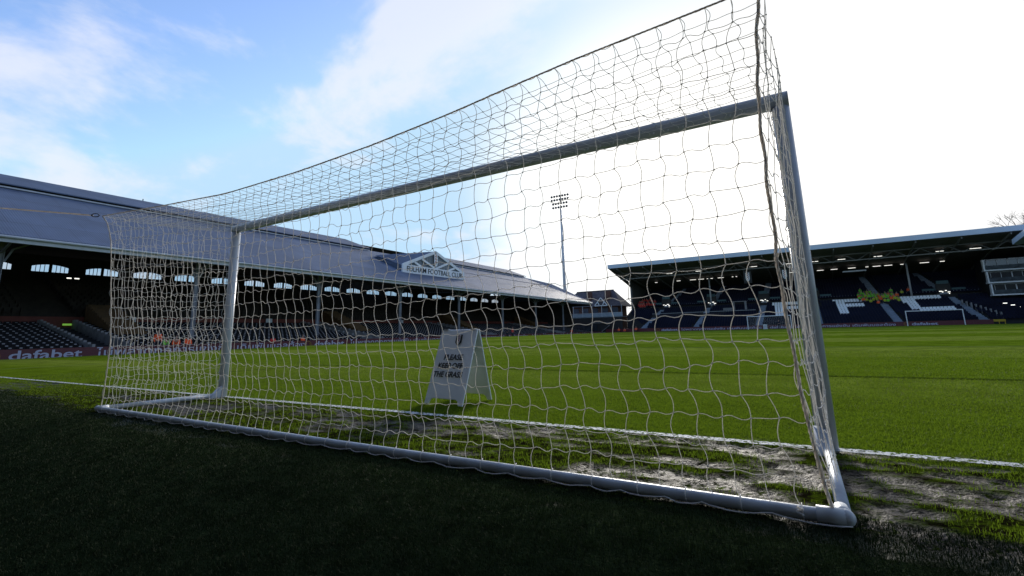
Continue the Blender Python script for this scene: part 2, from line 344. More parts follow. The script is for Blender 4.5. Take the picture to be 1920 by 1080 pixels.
# ---- grass blades (denser near the viewer's side of the goal, thinning with distance)
def blades(name, region, kfac, cap, h0, h1, mats, keep, wmul=1.0, hmin=.6):
    x0, x1, y0, y1 = region; n = 900000
    cam2 = np.array(CAM[:2]); ang0 = YAW+math.radians(-6)
    # sample polar around the viewpoint so screen density stays even
    r = np.exp(rng.uniform(math.log(.55), math.log(24), n)); a = YAW+rng.uniform(-math.radians(50), math.radians(51), n)
    X = CAM[0]-np.sin(a)*r; Y = CAM[1]+np.cos(a)*r
    ok = (X > x0)&(X < x1)&(Y > y0)&(Y < y1); X, Y, r = X[ok], Y[ok], r[ok]
    k = rng.random(len(X)) < kfac; X, Y, r = X[k], Y[k], r[k]
    sel = [i for i in range(len(X)) if keep(X[i], Y[i])]; X, Y, r = X[sel], Y[sel], r[sel]; n = len(X)
    Z = np.array([H(X[i], Y[i]) for i in range(n)])-.003
    th = rng.uniform(0, 2*math.pi, n); lean = rng.uniform(.1, .9, n)**1.3; ld = rng.uniform(0, 2*math.pi, n)
    clump = np.array([noise.noise(Vector((X[i]*7, Y[i]*7, 0))) for i in range(n)])
    h = (h0+(h1-h0)*rng.random(n))*(1+.35*clump); w = .0009*np.maximum(1, r/1.8)*wmul
    dx, dy = np.cos(th), np.sin(th); lx, ly = np.cos(ld), np.sin(ld)
    vs = np.zeros((n, 5, 3))
    for j, (t_, ww) in enumerate(((0, 1), (.55, .8))):
        off = lean*h*t_*t_
        for s_, q in ((-1, 0), (1, 1)):
            vs[:, j*2+q, 0] = X+lx*off+s_*dx*w*ww; vs[:, j*2+q, 1] = Y+ly*off+s_*dy*w*ww; vs[:, j*2+q, 2] = Z+h*t_*(1-.25*lean*t_)
    vs[:, 4, 0] = X+lx*lean*h; vs[:, 4, 1] = Y+ly*lean*h; vs[:, 4, 2] = Z+h*(1-.3*lean)
    me = bpy.data.meshes.new(name); me.vertices.add(n*5); me.vertices.foreach_set('co', vs.reshape(-1))
    base = np.arange(n)[:, None]*5; loops = (base+np.array([[0,1,3,2,2,3,4]])).reshape(-1)
    me.loops.add(n*7); me.loops.foreach_set('vertex_index', loops.astype(np.int32)); me.polygons.add(n*2)
    st = (np.arange(n)[:, None]*7+np.array([[0, 4]])).reshape(-1); me.polygons.foreach_set('loop_start', st.astype(np.int32))
    tot = np.tile(np.array([4, 3]), n); me.polygons.foreach_set('loop_total', tot.astype(np.int32))
    at = me.attributes.new('tint', 'FLOAT', 'POINT'); at.data.foreach_set('value', np.repeat(rng.random(n), 5)); me.update(calc_edges=True)
    me.materials.append(mats); o = bpy.data.objects.new(name, me); COL.objects.link(o); tag(o, kind='stuff'); return o
def blade_mat(name, c1, c2, tc_, f, rough=.45, band=None):
    m = bpy.data.materials.new(name); m.use_nodes = True; t = m.node_tree; p = t.nodes['Principled BSDF']; p.inputs['Roughness'].default_value = rough; p.inputs['Specular IOR Level'].default_value = .18
    a = t.nodes.new('ShaderNodeAttribute'); a.attribute_name = 'tint'; mx = t.nodes.new('ShaderNodeMix'); mx.data_type = 'RGBA'; mx.inputs[6].default_value = (*c1, 1); mx.inputs[7].default_value = (*c2, 1)
    t.links.new(a.outputs['Fac'], mx.inputs[0]); t.links.new(mx.outputs[2], p.inputs['Base Color'])
    tr = t.nodes.new('ShaderNodeBsdfTranslucent'); tr.inputs[0].default_value = (*tc_, 1); ms = t.nodes.new('ShaderNodeMixShader'); ms.inputs[0].default_value = f
    t.links.new(p.outputs[0], ms.inputs[1]); t.links.new(tr.outputs[0], ms.inputs[2]); t.links.new(ms.outputs[0], t.nodes['Material Output'].inputs[0]); return m
bm_l = blade_mat('grass blade', (.026,.052,.005), (.082,.122,.012), (.15,.235,.013), .42, .7)
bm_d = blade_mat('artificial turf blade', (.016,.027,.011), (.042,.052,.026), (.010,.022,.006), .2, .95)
bm_d.node_tree.nodes['Principled BSDF'].inputs['Specular IOR Level'].default_value = .08
bm_d.node_tree.nodes['Principled BSDF'].inputs['Roughness'].default_value = .7
def keep_pitch(x, y):
    if y < EDGE(x)+.06+.12*noise.noise(Vector((x*4,y*4,0))): return False
    if abs(y) < .06 and random.random() < .2: return False
    m_ = mudf(x, y)
    if random.random() < .62*WORN_SHADE(x, y)*(.6+1.2*max(0, noise.noise(Vector((x*3, y*5, 4)))+.4)): return False
    return random.random() > m_*1.6
g = blades('grass', (-14, 9, -2.0, 14), .80, 0, .012, .028, bm_l, keep_pitch); tag(g, 'short green grass blades of the playing field around the goal', 'grass')
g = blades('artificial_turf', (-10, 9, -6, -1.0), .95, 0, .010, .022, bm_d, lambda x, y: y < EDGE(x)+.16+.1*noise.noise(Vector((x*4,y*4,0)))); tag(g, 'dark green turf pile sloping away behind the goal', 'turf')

# ------------------------------------------------------------ near goal
def zh(x): return .02
goal = empty('football_goal', 'large white football goal in the foreground with its net hung on a rope', 'goal')
for sx, lab in ((-1, 'far left upright post'), (1, 'near right upright post')):
    b = MB(); X = 3.72*sx
    b.tube([(X,0,-.02),(X,0,2.44)], .062, 20)
    b.add(*([(X-.07*sx,-.062,0),(X+.02*sx,-.062,0),(X+.02*sx,-.19,0),(X-.05*sx,-.19,0),(X-.07*sx,-.05,.16),(X+.02*sx,-.05,.16)], [(0,1,5,4),(0,4,3),(1,2,5),(3,4,5,2)]))
    o = b.build('post', M['post'], goal, smooth=False); o['label'] = lab
    for q in o.data.polygons: q.use_smooth = len(q.vertices) == 4
b = MB(); b.tube([(-3.782,0,2.50),(3.782,0,2.50)], .062, 20); o = b.build('crossbar', M['post'], goal)
for q in o.data.polygons: q.use_smooth = len(q.vertices) == 4
for i in range(0, 61):
    b = MB(); x = -3.7+i*.12; b.tube([(x,-.060,2.455),(x,-.078,2.448),(x,-.080,2.43)], .004, 5); b.build('net_clip', M['joint'], goal)
for sx in (-1, 1):
    for i in range(1, 20): b = MB(); b.tube([(3.72*sx,-.06,i*.12),(3.72*sx,-.078,i*.12),(3.72*sx,-.08,i*.12-.015)], .004, 5); b.build('net_clip', M['joint'], goal)
XL, XR, YB = -3.80, 3.76, -1.43
gb = MB(); n = 60
gb.tube([(XL+(XR-XL)*i/n, YB, .031) for i in range(n+1)], .028, 16); o = gb.build('back_ground_bar', M['bar'], goal, smooth=True)
for X, q in ((XL, -3.72), (XR, 3.72)):
    gb = MB(); gb.tube([(X, YB+.03, .032), (q, -.05, .036)], .028, 14); gb.build('side_ground_bar', M['bar'], goal, smooth=True)
    gb = MB(); gb.tube([(X-.10*(1 if X > 0 else -1), YB, .034), (X+.004*(1 if X > 0 else -1), YB, .034)], .0345, 16); gb.ball((X+.004*(1 if X > 0 else -1), YB, .034), .0345, seg=16, ring=10)
    gb.tube([(X, YB, .033), (X-.003*X, YB+.10, .033)], .033, 14); gb.build('corner_joint', M['joint'], goal, smooth=True)
# --- net geometry: knots joined by sagging cords
YT = -1.60
def lerp_tab(tab, x):
    for (a, va), (b_, vb) in zip(tab, tab[1:]):
        if x <= b_: t_ = (x-a)/(b_-a); return va+(vb-va)*t_
    return tab[-1][1]
TOPZ = [(-4,2.45),(-3.97,2.45),(-2.35,2.31),(-1.01,2.215),(.16,2.21),(1.07,2.24),(1.84,2.29),(2.31,2.335),(2.82,2.38),(3.28,2.405),(3.9,2.44)]
def topz(x): return lerp_tab(TOPZ, x)
LE = [(0,-3.75),(.09,-3.70),(.39,-3.66),(.83,-3.61),(1.35,-3.66),(1.76,-3.69),(2.08,-3.70),(2.26,-3.76),(2.36,-3.86),(2.45,-3.99),(2.6,-4.0)]
RE = [(0,3.74),(.08,3.72),(.27,3.69),(.52,3.66),(.75,3.65),(1.13,3.64),(1.67,3.645),(2.0,3.66),(2.25,3.69),(2.6,3.735)]
jit = lambda s_: random.uniform(-s_, s_)
def cord(b, p, q, nrm, amp, mode, r=.0019, n=6, sag=0):
    d = q-p; s_ = d.cross(nrm).normalized(); pts = []
    for i in range(n+1):
        t_ = i/n; w = (amp*math.sin(math.pi*t_) if mode == 'c' else amp*math.sin(2*math.pi*t_))
        pts.append(p+d*t_+s_*w+Vector((0,0,-sag*4*t_*(1-t_))))
    b.tube(pts, r, 5, cap=False)
def panel(K, nrm, b, av, ah, r=.0019, sag=.004, vs=True, knots=True):
    R_, C_ = len(K), len(K[0])
    for j in range(R_):
        for i in range(C_):
            if knots: b.ball(K[j][i], r*2.4, seg=6, ring=4, sc=(1.2,1.2,.9))
            if j+1 < R_ and vs:
                s_ = 1 if (j) % 2 else -1
                cord(b, K[j][i], K[j+1][i], nrm, s_*av*(.9+jit(.75)), 'c', r)
            if i+1 < C_ and 0 < j:
                cord(b, K[j][i], K[j][i+1], nrm, -ah*(.8+jit(.9)), 's', r, sag=sag*(1+jit(.8)))
NR, NC = 20, 63
def backpt(u, v):   # u 0..1 left-right, v 0 bottom .. 1 top
    x = -3.8+7.54*u; zt = topz(x); z = .05+(zt-.05)*v
    xl, xr = lerp_tab(LE, z), lerp_tab(RE, z); e = abs(2*u-1)**3
    xx = xl+(xr-xl)*u
    y = YB+(YT-YB)*v**1.6 - .055*math.sin(math.pi*v)*(1-e) + .05*math.sin(math.pi*min(1, v*2.5))*(v < .4)*(1-e)
    return Vector((xx, y, z))
K = []
wave = [[noise.noise(Vector((i*.35, j*.3, 0))) for i in range(NC)] for j in range(NR+1)]
for j in range(NR+1):
    row = []
    for i in range(NC):
        p = backpt(i/(NC-1), j/NR); s_ = 1 if j % 2 else -1
        e = 0 if i in (0, NC-1) else 1
        if 0 < j < NR: p += Vector((e*(s_*.010+jit(.009)), e*(.02*wave[j][i]+jit(.006)), jit(.007)+.022*wave[(j*3) % NR][i]))
        else: p += Vector((jit(.004), 0, 0))
        row.append(p)
    K.append(row)
net = MB(); panel(K, Vector((0,-1,0)), net, .0105, .0062)
netroot = net.build('net', M['net'], goal, smooth=True); netroot['label'] = 'cream corded net with square mesh'
BK = K
# roof panel from crossbar to the back rope
b = MB(); NT = 13; K = []
for j in range(NT+1):
    row = []
    for i in range(NC):
        a = Vector((-3.7+7.4*i/(NC-1), -.075, 2.44)); c_ = BK[NR][i].copy(); t_ = j/NT
        p = a.lerp(c_, t_); p.z -= .10*math.sin(math.pi*t_)*(1-.6*abs(2*i/(NC-1)-1)**2)
        if 0 < j < NT: p += Vector(((1 if j % 2 else -1)*.005+jit(.006), jit(.004), jit(.003)))
        row.append(p)
    K.append(row)
panel(K, Vector((0,0,1)), b, .010, .002, r=.0018, sag=.004); b.build('roof_net', M['net'], netroot, smooth=True)
for sx in (-1, 1):
    b = MB(); K = []
    for j in range(NR+1):
        row = []
        bk = BK[j][0 if sx < 0 else NC-1]
        for i in range(13):
            t_ = i/12; z0 = .07+(2.38)*j/NR
            p = Vector((3.74*sx, -.085, z0)).lerp(bk, t_); p.x += sx*.02*math.sin(math.pi*t_)+(jit(.007) if 0 < i < 12 else 0)
            if 0 < i < 12 and j: p += Vector((.02*noise.noise(Vector((i*.5, j*.4, sx))), (1 if j % 2 else -1)*.010+jit(.007), jit(.010)-.02*math.sin(math.pi*t_)))
            row.append(p)
        K.append(row)
    panel(K, Vector((sx,0,0)), b, .012, .008, sag=.008)
    o = b.build('side_net', M['net'], netroot, smooth=True)
# bunched cords laced to the uprights
for sx in (-1, 1):
    b = MB()
    for k in range(2 if sx > 0 else 1):
        pts = []
        for i in range(90):
            z = .05+2.36*i/89; pts.append((3.72*sx-(.055+.012*k)*sx*.6+.012*noise.noise(Vector((z*9, k*5, sx))), -.08-.022*k+.018*noise.noise(Vector((z*7, k*9, 2))), z))
        b.tube(pts, .0042 if sx > 0 else .003, 5, cap=False)
        if sx > 0:
            for i in range(17):
                z = .1+i*.14+jit(.03); a = jit(3.1); p = Vector((pts[0][0], -.09-.022*k, z))
                b.tube([p, p+Vector((.02*math.cos(a), -.02, .015)), p+Vector((.03*math.cos(a), -.03, -.015)), p+Vector((.0,.0,-.03))], .003, 5, cap=False)
    b.build('lacing', M['net'], netroot, smooth=True)
# ropes: top edge, vertical back edges
def twisted(pts, r, name, parent, turns=90):
    b = MB(); P_ = [Vector(p) for p in pts]; m_ = []
    for a, c_ in zip(P_, P_[1:]):
        k = max(1, int((c_-a).length/.006))
        m_ += [a.lerp(c_, q/k) for q in range(k)]
    m_.append(P_[-1])
    for ph in (0, 2.1, 4.2):
        pp = []
        for i, p in enumerate(m_):
            a = i*.42+ph; d = (m_[min(i+1, len(m_)-1)]-m_[max(0, i-1)]).normalized(); x = d.cross(Vector((.3,.9,.1))).normalized(); y = d.cross(x)
            pp.append(p+(x*math.cos(a)+y*math.sin(a))*r*.5)
        b.tube(pp, r*.62, 5, cap=False)
    return b.build(name, M['rope'], parent, smooth=True)
def smooth_pts(P_, n=6):
    o_ = []
    for i in range(len(P_)-1):
        p0, p1, p2, p3 = P_[max(0,i-1)], P_[i], P_[i+1], P_[min(len(P_)-1, i+2)]
        for k in range(n):
            t_ = k/n; o_.append(.5*((2*p1)+(p2-p0)*t_+(2*p0-5*p1+4*p2-p3)*t_*t_+(3*p1-p0-3*p2+p3)*t_**3))
    return o_+[P_[-1]]
twisted([BK[NR][i] for i in range(0, NC, 2)], .0052, 'head_rope', netroot)
twisted(smooth_pts([BK[j][NC-1]+Vector((jit(.006),0,0)) for j in range(NR+1)]), .0075, 'edge_rope', netroot)
twisted(smooth_pts([BK[j][0] for j in range(NR+1)]), .0055, 'edge_rope', netroot)
# lashing cord wound along the ground bar
b = MB(); pts = []; x = XL+.12; dn = 1
while x < XR-.2:
    st = random.uniform(.16,.34); dr = random.uniform(.012,.030)
    for k in range(8): t_ = k/8; pts.append((x+st*t_, YB-.040-.022*math.sin(math.pi*t_)-.004*random.random(), .022-.45*dr*math.sin(math.pi*t_)+.003*random.random()))
    x += st
b.tube(pts, .0030, 5)
for i in range(1, NC-1, 2):
    p = BK[0][i]; x = p.x
    b.tube([(x, YB+.02*math.cos(a), .04+.0405*math.sin(a)) if False else (x+.01*a/6, YB+.034*math.cos(a), .034+.034*math.sin(a)) for a in [k*math.pi/6+1.57 for k in range(0, 10)]], .0026, 5)
b.tube([(XR-.16+.012*math.cos(k*1.1), YB-.034-.006*math.sin(k*1.1), .03+.004*k) for k in range(9)], .0045, 6)
b.build('lashing_cord', M['net'], goal, smooth=True)
# left support line with clip to a stand pole
sup = empty('net_support_line', 'taut pale strap with steel snap hook pulling the top left net corner', 'rope')
b = MB(); A = Vector((-4.12,-1.66,2.455)); B = Vector((-7.6,-2.35,3.02))
b.bar(A, B, .03, .012); b.build('strap', translucent('beige webbing', (.9,.84,.76), (.9,.8,.7), .45), sup)
b = MB(); R_ = Vector((-4.05,-1.645,2.449)); pts = []
for k in range(17):
    a = 2*math.pi*k/16; pts.append(R_+Vector((.075*math.cos(a), .015*math.cos(a), .022*math.sin(a)-.01*math.cos(a))))
b.tube(pts, .006, 6, cap=False); b.ball(A, .014); b.build('snap_hook', M['darksteel'], sup, smooth=True)
# ------------------------------------------------------------ A-board sign
sg = empty('folding_sign', 'white folding board reading PLEASE KEEP OFF THE GRASS standing on the pitch behind the net', 'sign')
def board(name, tl, tr, bl, br, th, ndir):
    tl, tr, bl, br = map(Vector, (tl, tr, bl, br)); n_ = (tr-tl).cross(bl-tl).normalized()*th
    if n_.y*ndir < 0: n_ = -n_
    def P(u, v): return (tl.lerp(tr, u)).lerp(bl.lerp(br, u), v)
    prof = [(0,0),(1,0),(1,1),(.89,1),(.86,.945),(.80,.925),(.20,.925),(.14,.945),(.11,1),(0,1)]
    a = [P(*q) for q in prof]; k = len(a); b_ = MB(); V = a+[p+n_ for p in a]
    fs = [tuple(range(k)), tuple(reversed(range(k, 2*k)))]+[(i, i+k, (i+1) % k+k, (i+1) % k) for i in range(k)]
    o = b_.add(V, fs).build(name, sgm, sg, bevel=.003); return P
sgm = mat('grey white plastic board', (.76,.80,.86), .45, var=.06, vscale=3)
TL, TR = Vector((-.315,.875,.865)), Vector((.255,.845,.865))
BL, BR = Vector((-.37,.60,.012)), Vector((.245,.545,.012))
P = board('front_panel', TL, TR, BL, BR, .018, 1)
board('rear_panel', TL+Vector((0,.03,0)), TR+Vector((0,.03,0)), (-.33,1.17,.012), (.25,1.125,.012), .018, 1)
b = MB()
for u in (.12, .88): c_ = TL.lerp(TR, u)+Vector((0,.012,.006)); b.box(c_-Vector((.035,.022,.008)), c_+Vector((.035,.022,.008)))
b.build('hinge', M['steel'], sg)
xd = (BR-BL).normalized().lerp((TR-TL).normalized(), .5); yd = (TL-BL).normalized()
nf = xd.cross(yd).normalized()
stencil = M['black']
def on_board(u, v): return P(u, v)+nf*.0035
for s_, u, v, wd in (('PLEASE', .50, .385, .255), ('KEEP OFF', .465, .50, .335), ('THE GRASS', .45, .615, .385)):
    text_mesh('lettering', s_, .094, stencil, frame_mw(on_board(u, v), xd, yd), sg, offset=.0018, shear=.10, ext=.001, width=wd*1.2)
text_mesh('lettering', '-', .06, stencil, frame_mw(on_board(.93, .515), xd, yd), sg, ext=.001)
def crest(parent, org, xdir, ydir, h, backing=True, name='crest'):
    mw = frame_mw(org, xdir, ydir); w = h*.72
    def poly(pts, z): return [mw @ Vector((x*h, y*h, z)) for x, y in pts]
    b_ = MB(); mats = [M['black'], M['white'], M['redl']]
    if backing:
        b_.add(poly([(-.40,-.28),(-.16,-.5),(.16,-.5),(.40,-.28),(.40,.5),(-.40,.5)], .002), [(0,1,2,3,4,5)], 0)
    shp = [(-.20,.46),(-.20,-.22),(-.13,-.40),(0,-.52),(.13,-.40),(.20,-.22),(.20,.46)]
    b_.add(poly(shp, .004), [tuple(range(7))], 1)
    for k, yy in enumerate((.36, .14, -.08)):   # three slanted red letters stepping down
        b_.add(poly([(-.13,yy-.16),(-.06,yy-.10),(-.0,yy+.02),(.07,yy-.10),(.14,yy-.16),(.14,yy-.09),(.0,yy+.10),(-.13,yy-.09)], .006), [(0,1,7),(1,2,6,7),(2,3,5,6),(3,4,5)], 2)
    b_.add(poly([(-.07,-.26),(.07,-.26),(.07,-.30),(-.02,-.30),(-.02,-.40),(-.07,-.36)], .006), [(0,1,2,3,4,5)], 0)
    return b_.build(name, mats, parent)
M['redl'] = mat('dark red paint', (.30,.02,.02), .5)
crest(sg, on_board(.55, .14), xd, yd, .125)

# ------------------------------------------------------------ long side stand (left)
hs = empty('grandstand', 'long side stand on the left with blue grey corrugated roof and FULHAM FOOTBALL CLUB gable', 'stand')
Y0, Y1 = -16.0, 103.0
ez = lambda y: 7.95-.0065*y
XE, XT = -40.5, -54.0
tz = lambda y: 14.15-.006*y
b = MB()   # front slope, with far hip
b.add([(XE,Y0,ez(Y0)),(XE,Y1,ez(Y1)),(-49.5,Y1-3,12.1),(XT,Y1-9,tz(94)),(XT,Y0,tz(Y0)),
       (XE,Y0,ez(Y0)-.12),(XE,Y1,ez(Y1)-.12),(-49.5,Y1-3,11.95),(XT,Y1-9,tz(94)-.15),(XT,Y0,tz(Y0)-.15)],
      [(0,1,2,3,4),(9,8,7,6,5),(0,5,6,1),(1,6,7,2),(2,7,8,3),(3,8,9,4)])
b.build('roof', M['roof'], hs)
b = MB(); b.add([(XT-.0,Y1-9,tz(94)-.01),(-49.5,Y1-3,12.08),(XE,Y1,ez(Y1)-.005),(-66,Y1,8.0),(-60,Y1-10,13.2)], [(0,1,2,3),(0,3,4)]); b.build('roof_hip', M['roof'], hs)
b = MB()   # eave gutter and fascia
b.hexa([(XE-.25,Y0,ez(Y0)-.50),(XE+.02,Y0,ez(Y0)-.50),(XE+.02,Y1,ez(Y1)-.50),(XE-.25,Y1,ez(Y1)-.50),(XE-.25,Y0,ez(Y0)-.125),(XE+.02,Y0,ez(Y0)-.125),(XE+.02,Y1,ez(Y1)-.125),(XE-.25,Y1,ez(Y1)-.125)])
b.tube([(XE+.13,Y0,ez(Y0)-.16),(XE+.13,Y1,ez(Y1)-.16)], .09, 8); b.build('gutter', M['offwhite'], hs)
def lantern(y0, y1):
    b = MB(); zl = lambda y: tz(y)+.15
    A_ = [(XT+.5,y0,zl(y0)),(XT+.5,y1,zl(y1)),(XT-3.6,y1-1.5,zl(y1)+1.75),(XT-3.6,y0,zl(y0)+1.75)]
    B_ = [(x,y,z+.10) for x,y,z in A_]
    b.hexa([A_[0],A_[1],A_[2],A_[3],B_[0],B_[1],B_[2],B_[3]])
    b.add([(XT+.1,y1,tz(y1)-.2),(XT-3.6,y1-1.5,zl(y1)+1.7),(XT-7,y1+.5,tz(y1)-.2)], [(0,1,2)])
    b.build('ridge_roof', M['roof'], hs)
    b = MB(); b.box((XT-.2,y0,tz(y0)-.1),(XT-.05,y1-.1,zl(y1)+.12)); b.build('ridge_vent', M['black'], hs)
    b = MB(); b.box((XT+.0,y0,tz(y0)+.01),(XT+.22,y1,tz(y0)+.0-.0)) if False else b.hexa([(XT+.1,y0,tz(y0)-.02),(XT+.35,y0,tz(y0)-.1),(XT+.35,y1,tz(y1)-.1),(XT+.1,y1,tz(y1)-.02),(XT+.1,y0,tz(y0)+.06),(XT+.35,y0,tz(y0)+.03),(XT+.35,y1,tz(y1)+.03),(XT+.1,y1,tz(y1)+.06)]); b.build('flashing', M['offwhite'], hs)
lantern(Y0, 47.2); lantern(61, 95)
b = MB(); b.add([(XT-3.5,Y0,15.9),(XT-3.5,96,15.0),(-65,96,9.8),(-65,Y0,9.8)], [(0,1,2,3)]); b.build('rear_roof', M['darkwood'], hs)
# gable
gy0, gy1, gxx = 45.4, 58.8, -44.6; gm = (gy0+gy1)/2
b = MB(); ap = (gxx,gm,13.30); l_ = (gxx,gy0-.3,10.45); r_ = (gxx,gy1+.3,10.45)
bk = -54.0; b.add([ap, l_, (-50.2,gy0-.3,10.45+2.0), (bk-1,gm,13.35)], [(0,1,2,3)]); b.add([ap, r_, (-50.2,gy1+.3,12.45), (bk-1,gm,13.35)], [(0,3,2,1)])
b.add([l_, (gxx,gy0-.3,9.4), (-50.2,gy0-.3,12.3)], [(0,1,2)]); b.add([r_, (gxx,gy1+.3,9.4), (-50.2,gy1+.3,12.3)], [(0,2,1)])
gab = b.build('gable', M['roof'], hs)
b = MB(); b.add([(gxx-.15,gm,13.1),(gxx-.15,gy0,10.4),(gxx-.15,gy1,10.4)], [(0,1,2)])
b.build('gable_boarding', corrugated('grey vertical boarding', (.16,.19,.22), 'Y', .55, strength=1.0), gab)
b = MB(); T = .42
for a, c_ in (((gxx,gm+.05,13.18),(gxx,gy0-.25,10.50)), ((gxx,gm-.05,13.18),(gxx,gy1+.25,10.50)),
              ((gxx,gm-3.0,11.75),(gxx,gm,10.6)), ((gxx,gm+3.0,11.75),(gxx,gm,10.6)), ((gxx,gm-4.6,11.15),(gxx,gm-3.1,10.6)), ((gxx,gm+4.6,11.15),(gxx,gm+3.1,10.6))):
    b.bar(a, c_, .14, T if a[2] > 13 else .30)
b.build('gable_truss', M['white'], gab)
b = MB(); b.box((gxx-.1,gy0-.35,9.45),(gxx+.16,gy1+.35,10.62)); nb = b.build('name_board', M['white'], gab)
text_mesh('lettering', 'FULHAM FOOTBALL CLUB', 1.05, M['black'], frame_mw((gxx+.19,gm,10.02), (0,1,0), (0,0,1)), nb, offset=.004, ext=.01, width=12.6)
crest(gab, Vector((gxx+.12,gm,11.92)), (0,1,0), (0,0,1), 2.0, backing=False)
# back wall with arched window pairs
wy = [8.95+4.42*k for k in range(-4, 21)]; XW = -64.0; zb, zs, zp = 8.18, 8.76, 9.02
b = MB(); prev = Y0
for yc in wy:
    a0, a1 = yc-1.50, yc+1.50; b.box((XW-.2,prev,zb),(XW,a0,zp+.9)); prev = a1; n = 8
    for k in range(n):
        ya, yb_ = a0+3.0*k/n, a0+3.0*(k+1)/n; f = lambda y: zs+(zp-zs)*(1-((y-yc)/1.5)**2)
        b.hexa([(XW-.2,ya,f(ya)),(XW,ya,f(ya)),(XW,yb_,f(yb_)),(XW-.2,yb_,f(yb_)),(XW-.2,ya,zp+.9),(XW,ya,zp+.9),(XW,yb_,zp+.9),(XW-.2,yb_,zp+.9)])
b.box((XW-.2,prev,zb),(XW,Y1,zp+.9)); b.box((XW-.2,Y0,-1),(XW,Y1,zb-.002)); b.build('back_wall', M['darkwood'], hs)
for yc in wy:
    b = MB(); b.box((XW-.12,yc-.13,zb),(XW-.04,yc+.13,zp-.01))
    for s_ in (-1, 1):
        for k in range(4): yy = yc+s_*(.13+.34*(k+1)); b.box((XW-.1,yy-.025,zb),(XW-.05,yy+.025,zs+.30*(1-((yy-yc)/1.5)**2)))
    b.box((XW-.1,yc-1.5,zb),(XW-.04,yc+1.5,zb+.05)); w_ = b.build('window', M['black'], hs)
    b = MB(); n = 6; f = lambda y: zs+(zp-zs)*(1-((y-yc)/1.5)**2)
    V = []; 
    for k in range(n+1): y = yc-1.5+3*k/n; V += [(XW-.08,y,zb),(XW-.08,y,f(y))]
    b.add(V, [(2*k,2*k+2,2*k+3,2*k+1) for k in range(n)]); b.build('pane', M['pane'], w_)
# terraces
gaps = [11.2, 36.0, 60.0, 85.0]   # gangways
b = MB(); NRW = 15
for r_i in range(NRW):
    x = -39.6-.82*r_i; z = -.25+.15*r_i; b.box((x-.82,Y0,z-.9),(x,Y1,z+.15))
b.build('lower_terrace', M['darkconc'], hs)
b = MB(); b.box((-52.4,Y0,1.5),(-52.15,Y1,3.12)); b.build('dividing_wall', M['redband'], hs)
b = MB()
for r_i in range(13):
    x = -52.42-.88*r_i; z = 3.1+.36*r_i; b.box((x-.88,Y0,z-1.2),(x,Y1,z))
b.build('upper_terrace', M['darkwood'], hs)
def seat_geo(b, x, y, z, side, mi=0, glint=True, s=1.0):
    # folded seat looking along +x (side) : back rest, tipped-up pan, standard
    bx = lambda a, c_, k=mi: b.box((x+a[0]*side, y+a[1], z+a[2]), (x+c_[0]*side, y+c_[1], z+c_[2]), k)
    bx((-.32,-.21,.40),(-.27,.21,.82)); bx((-.26,-.20,.36),(-.17,.20,.74)); bx((-.30,-.22,.02),(-.18,-.19,.42))
    if glint: bx((-.165,-.07,.67),(-.135,.07,.735), 1)  # small pale box added as the sky highlight along the seat top
def seat_geo_y(b, x, y, z, mi=0):
    b.box((x-.21,y+.27,z+.36),(x+.21,y+.33,z+.80), mi); b.box((x-.20,y+.12,z+.34),(x+.20,y+.26,z+.68), mi)
lst = []
for r_i in range(NRW-1):
    x = -40.0-.82*r_i; z = -.10+.15*r_i; y = Y0+17
    while y < 101:
        if not any(abs(y-g_) < 1.25 for g_ in gaps): lst.append((x-.25, y+random.uniform(-.015,.015), z))
        y += .50
lst.sort(key=lambda p: (p[0]-CAM[0])**2+(p[1]-CAM[1])**2 + (1e6 if p[1] < 5.4+(-p[0]-40)*.12 else 0))
for p in lst[:100]: b = MB(); seat_geo(b, *p, 1); b.build('seat', [M['seatdark'], M['seatglint']], hs)
b = MB()
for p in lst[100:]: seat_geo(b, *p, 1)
o = b.build('seats', [M['seatdark'], M['seatglint']], hs); o['kind'] = 'stuff'
b = MB()
for r_i in range(12):
    y = 1
    while y < 101:
        if not any(abs(y-g_) < 1.6 for g_ in gaps): seat_geo(b, -52.9-.88*r_i, y, 3.1+.36*r_i, 1, glint=False)
        y += .52
o = b.build('upper_seats', [M['darkwood'], M['seatglint']], hs); o['kind'] = 'stuff'
# gangway parapets, stairs, number plates
for gi, g_ in enumerate(gaps):
    for s_ in (-1, 1):
        b = MB(); yy = g_+s_*1.15
        for r_i in range(NRW): x = -39.7-.82*r_i; z = -.15+.15*r_i; b.box((x-.79,yy-.09,z-.3),(x,yy+.09,z+.88))
        b.build('gangway_parapet', M['concrete'], hs)
    b = MB()
    for r_i in range(13): b.box((-52.1+.55*r_i,g_+1.9,.5),(-51.55+.55*r_i,g_+4.1,4.2-.21*r_i))
    b.build('stair', M['amber'], hs)
    b = MB(); b.box((-52.13,g_-.95,.9),(-51.9,g_+.95,2.2)); b.build('gangway_opening', M['black'], hs)
for yy in (11.9,):
    b = MB(); b.box((-51.88,yy-.30,2.36),(-51.80,yy+.30,2.52)); ex = b.build('exit_sign', M['exit'], hs)
for yy in (16.6, 30.5, 40.6, 52.5, 67.5):
    b = MB(); b.box((-51.95,yy-.38,2.45),(-51.85,yy+.38,3.15)); pl = b.build('block_plate', M['white'], hs)
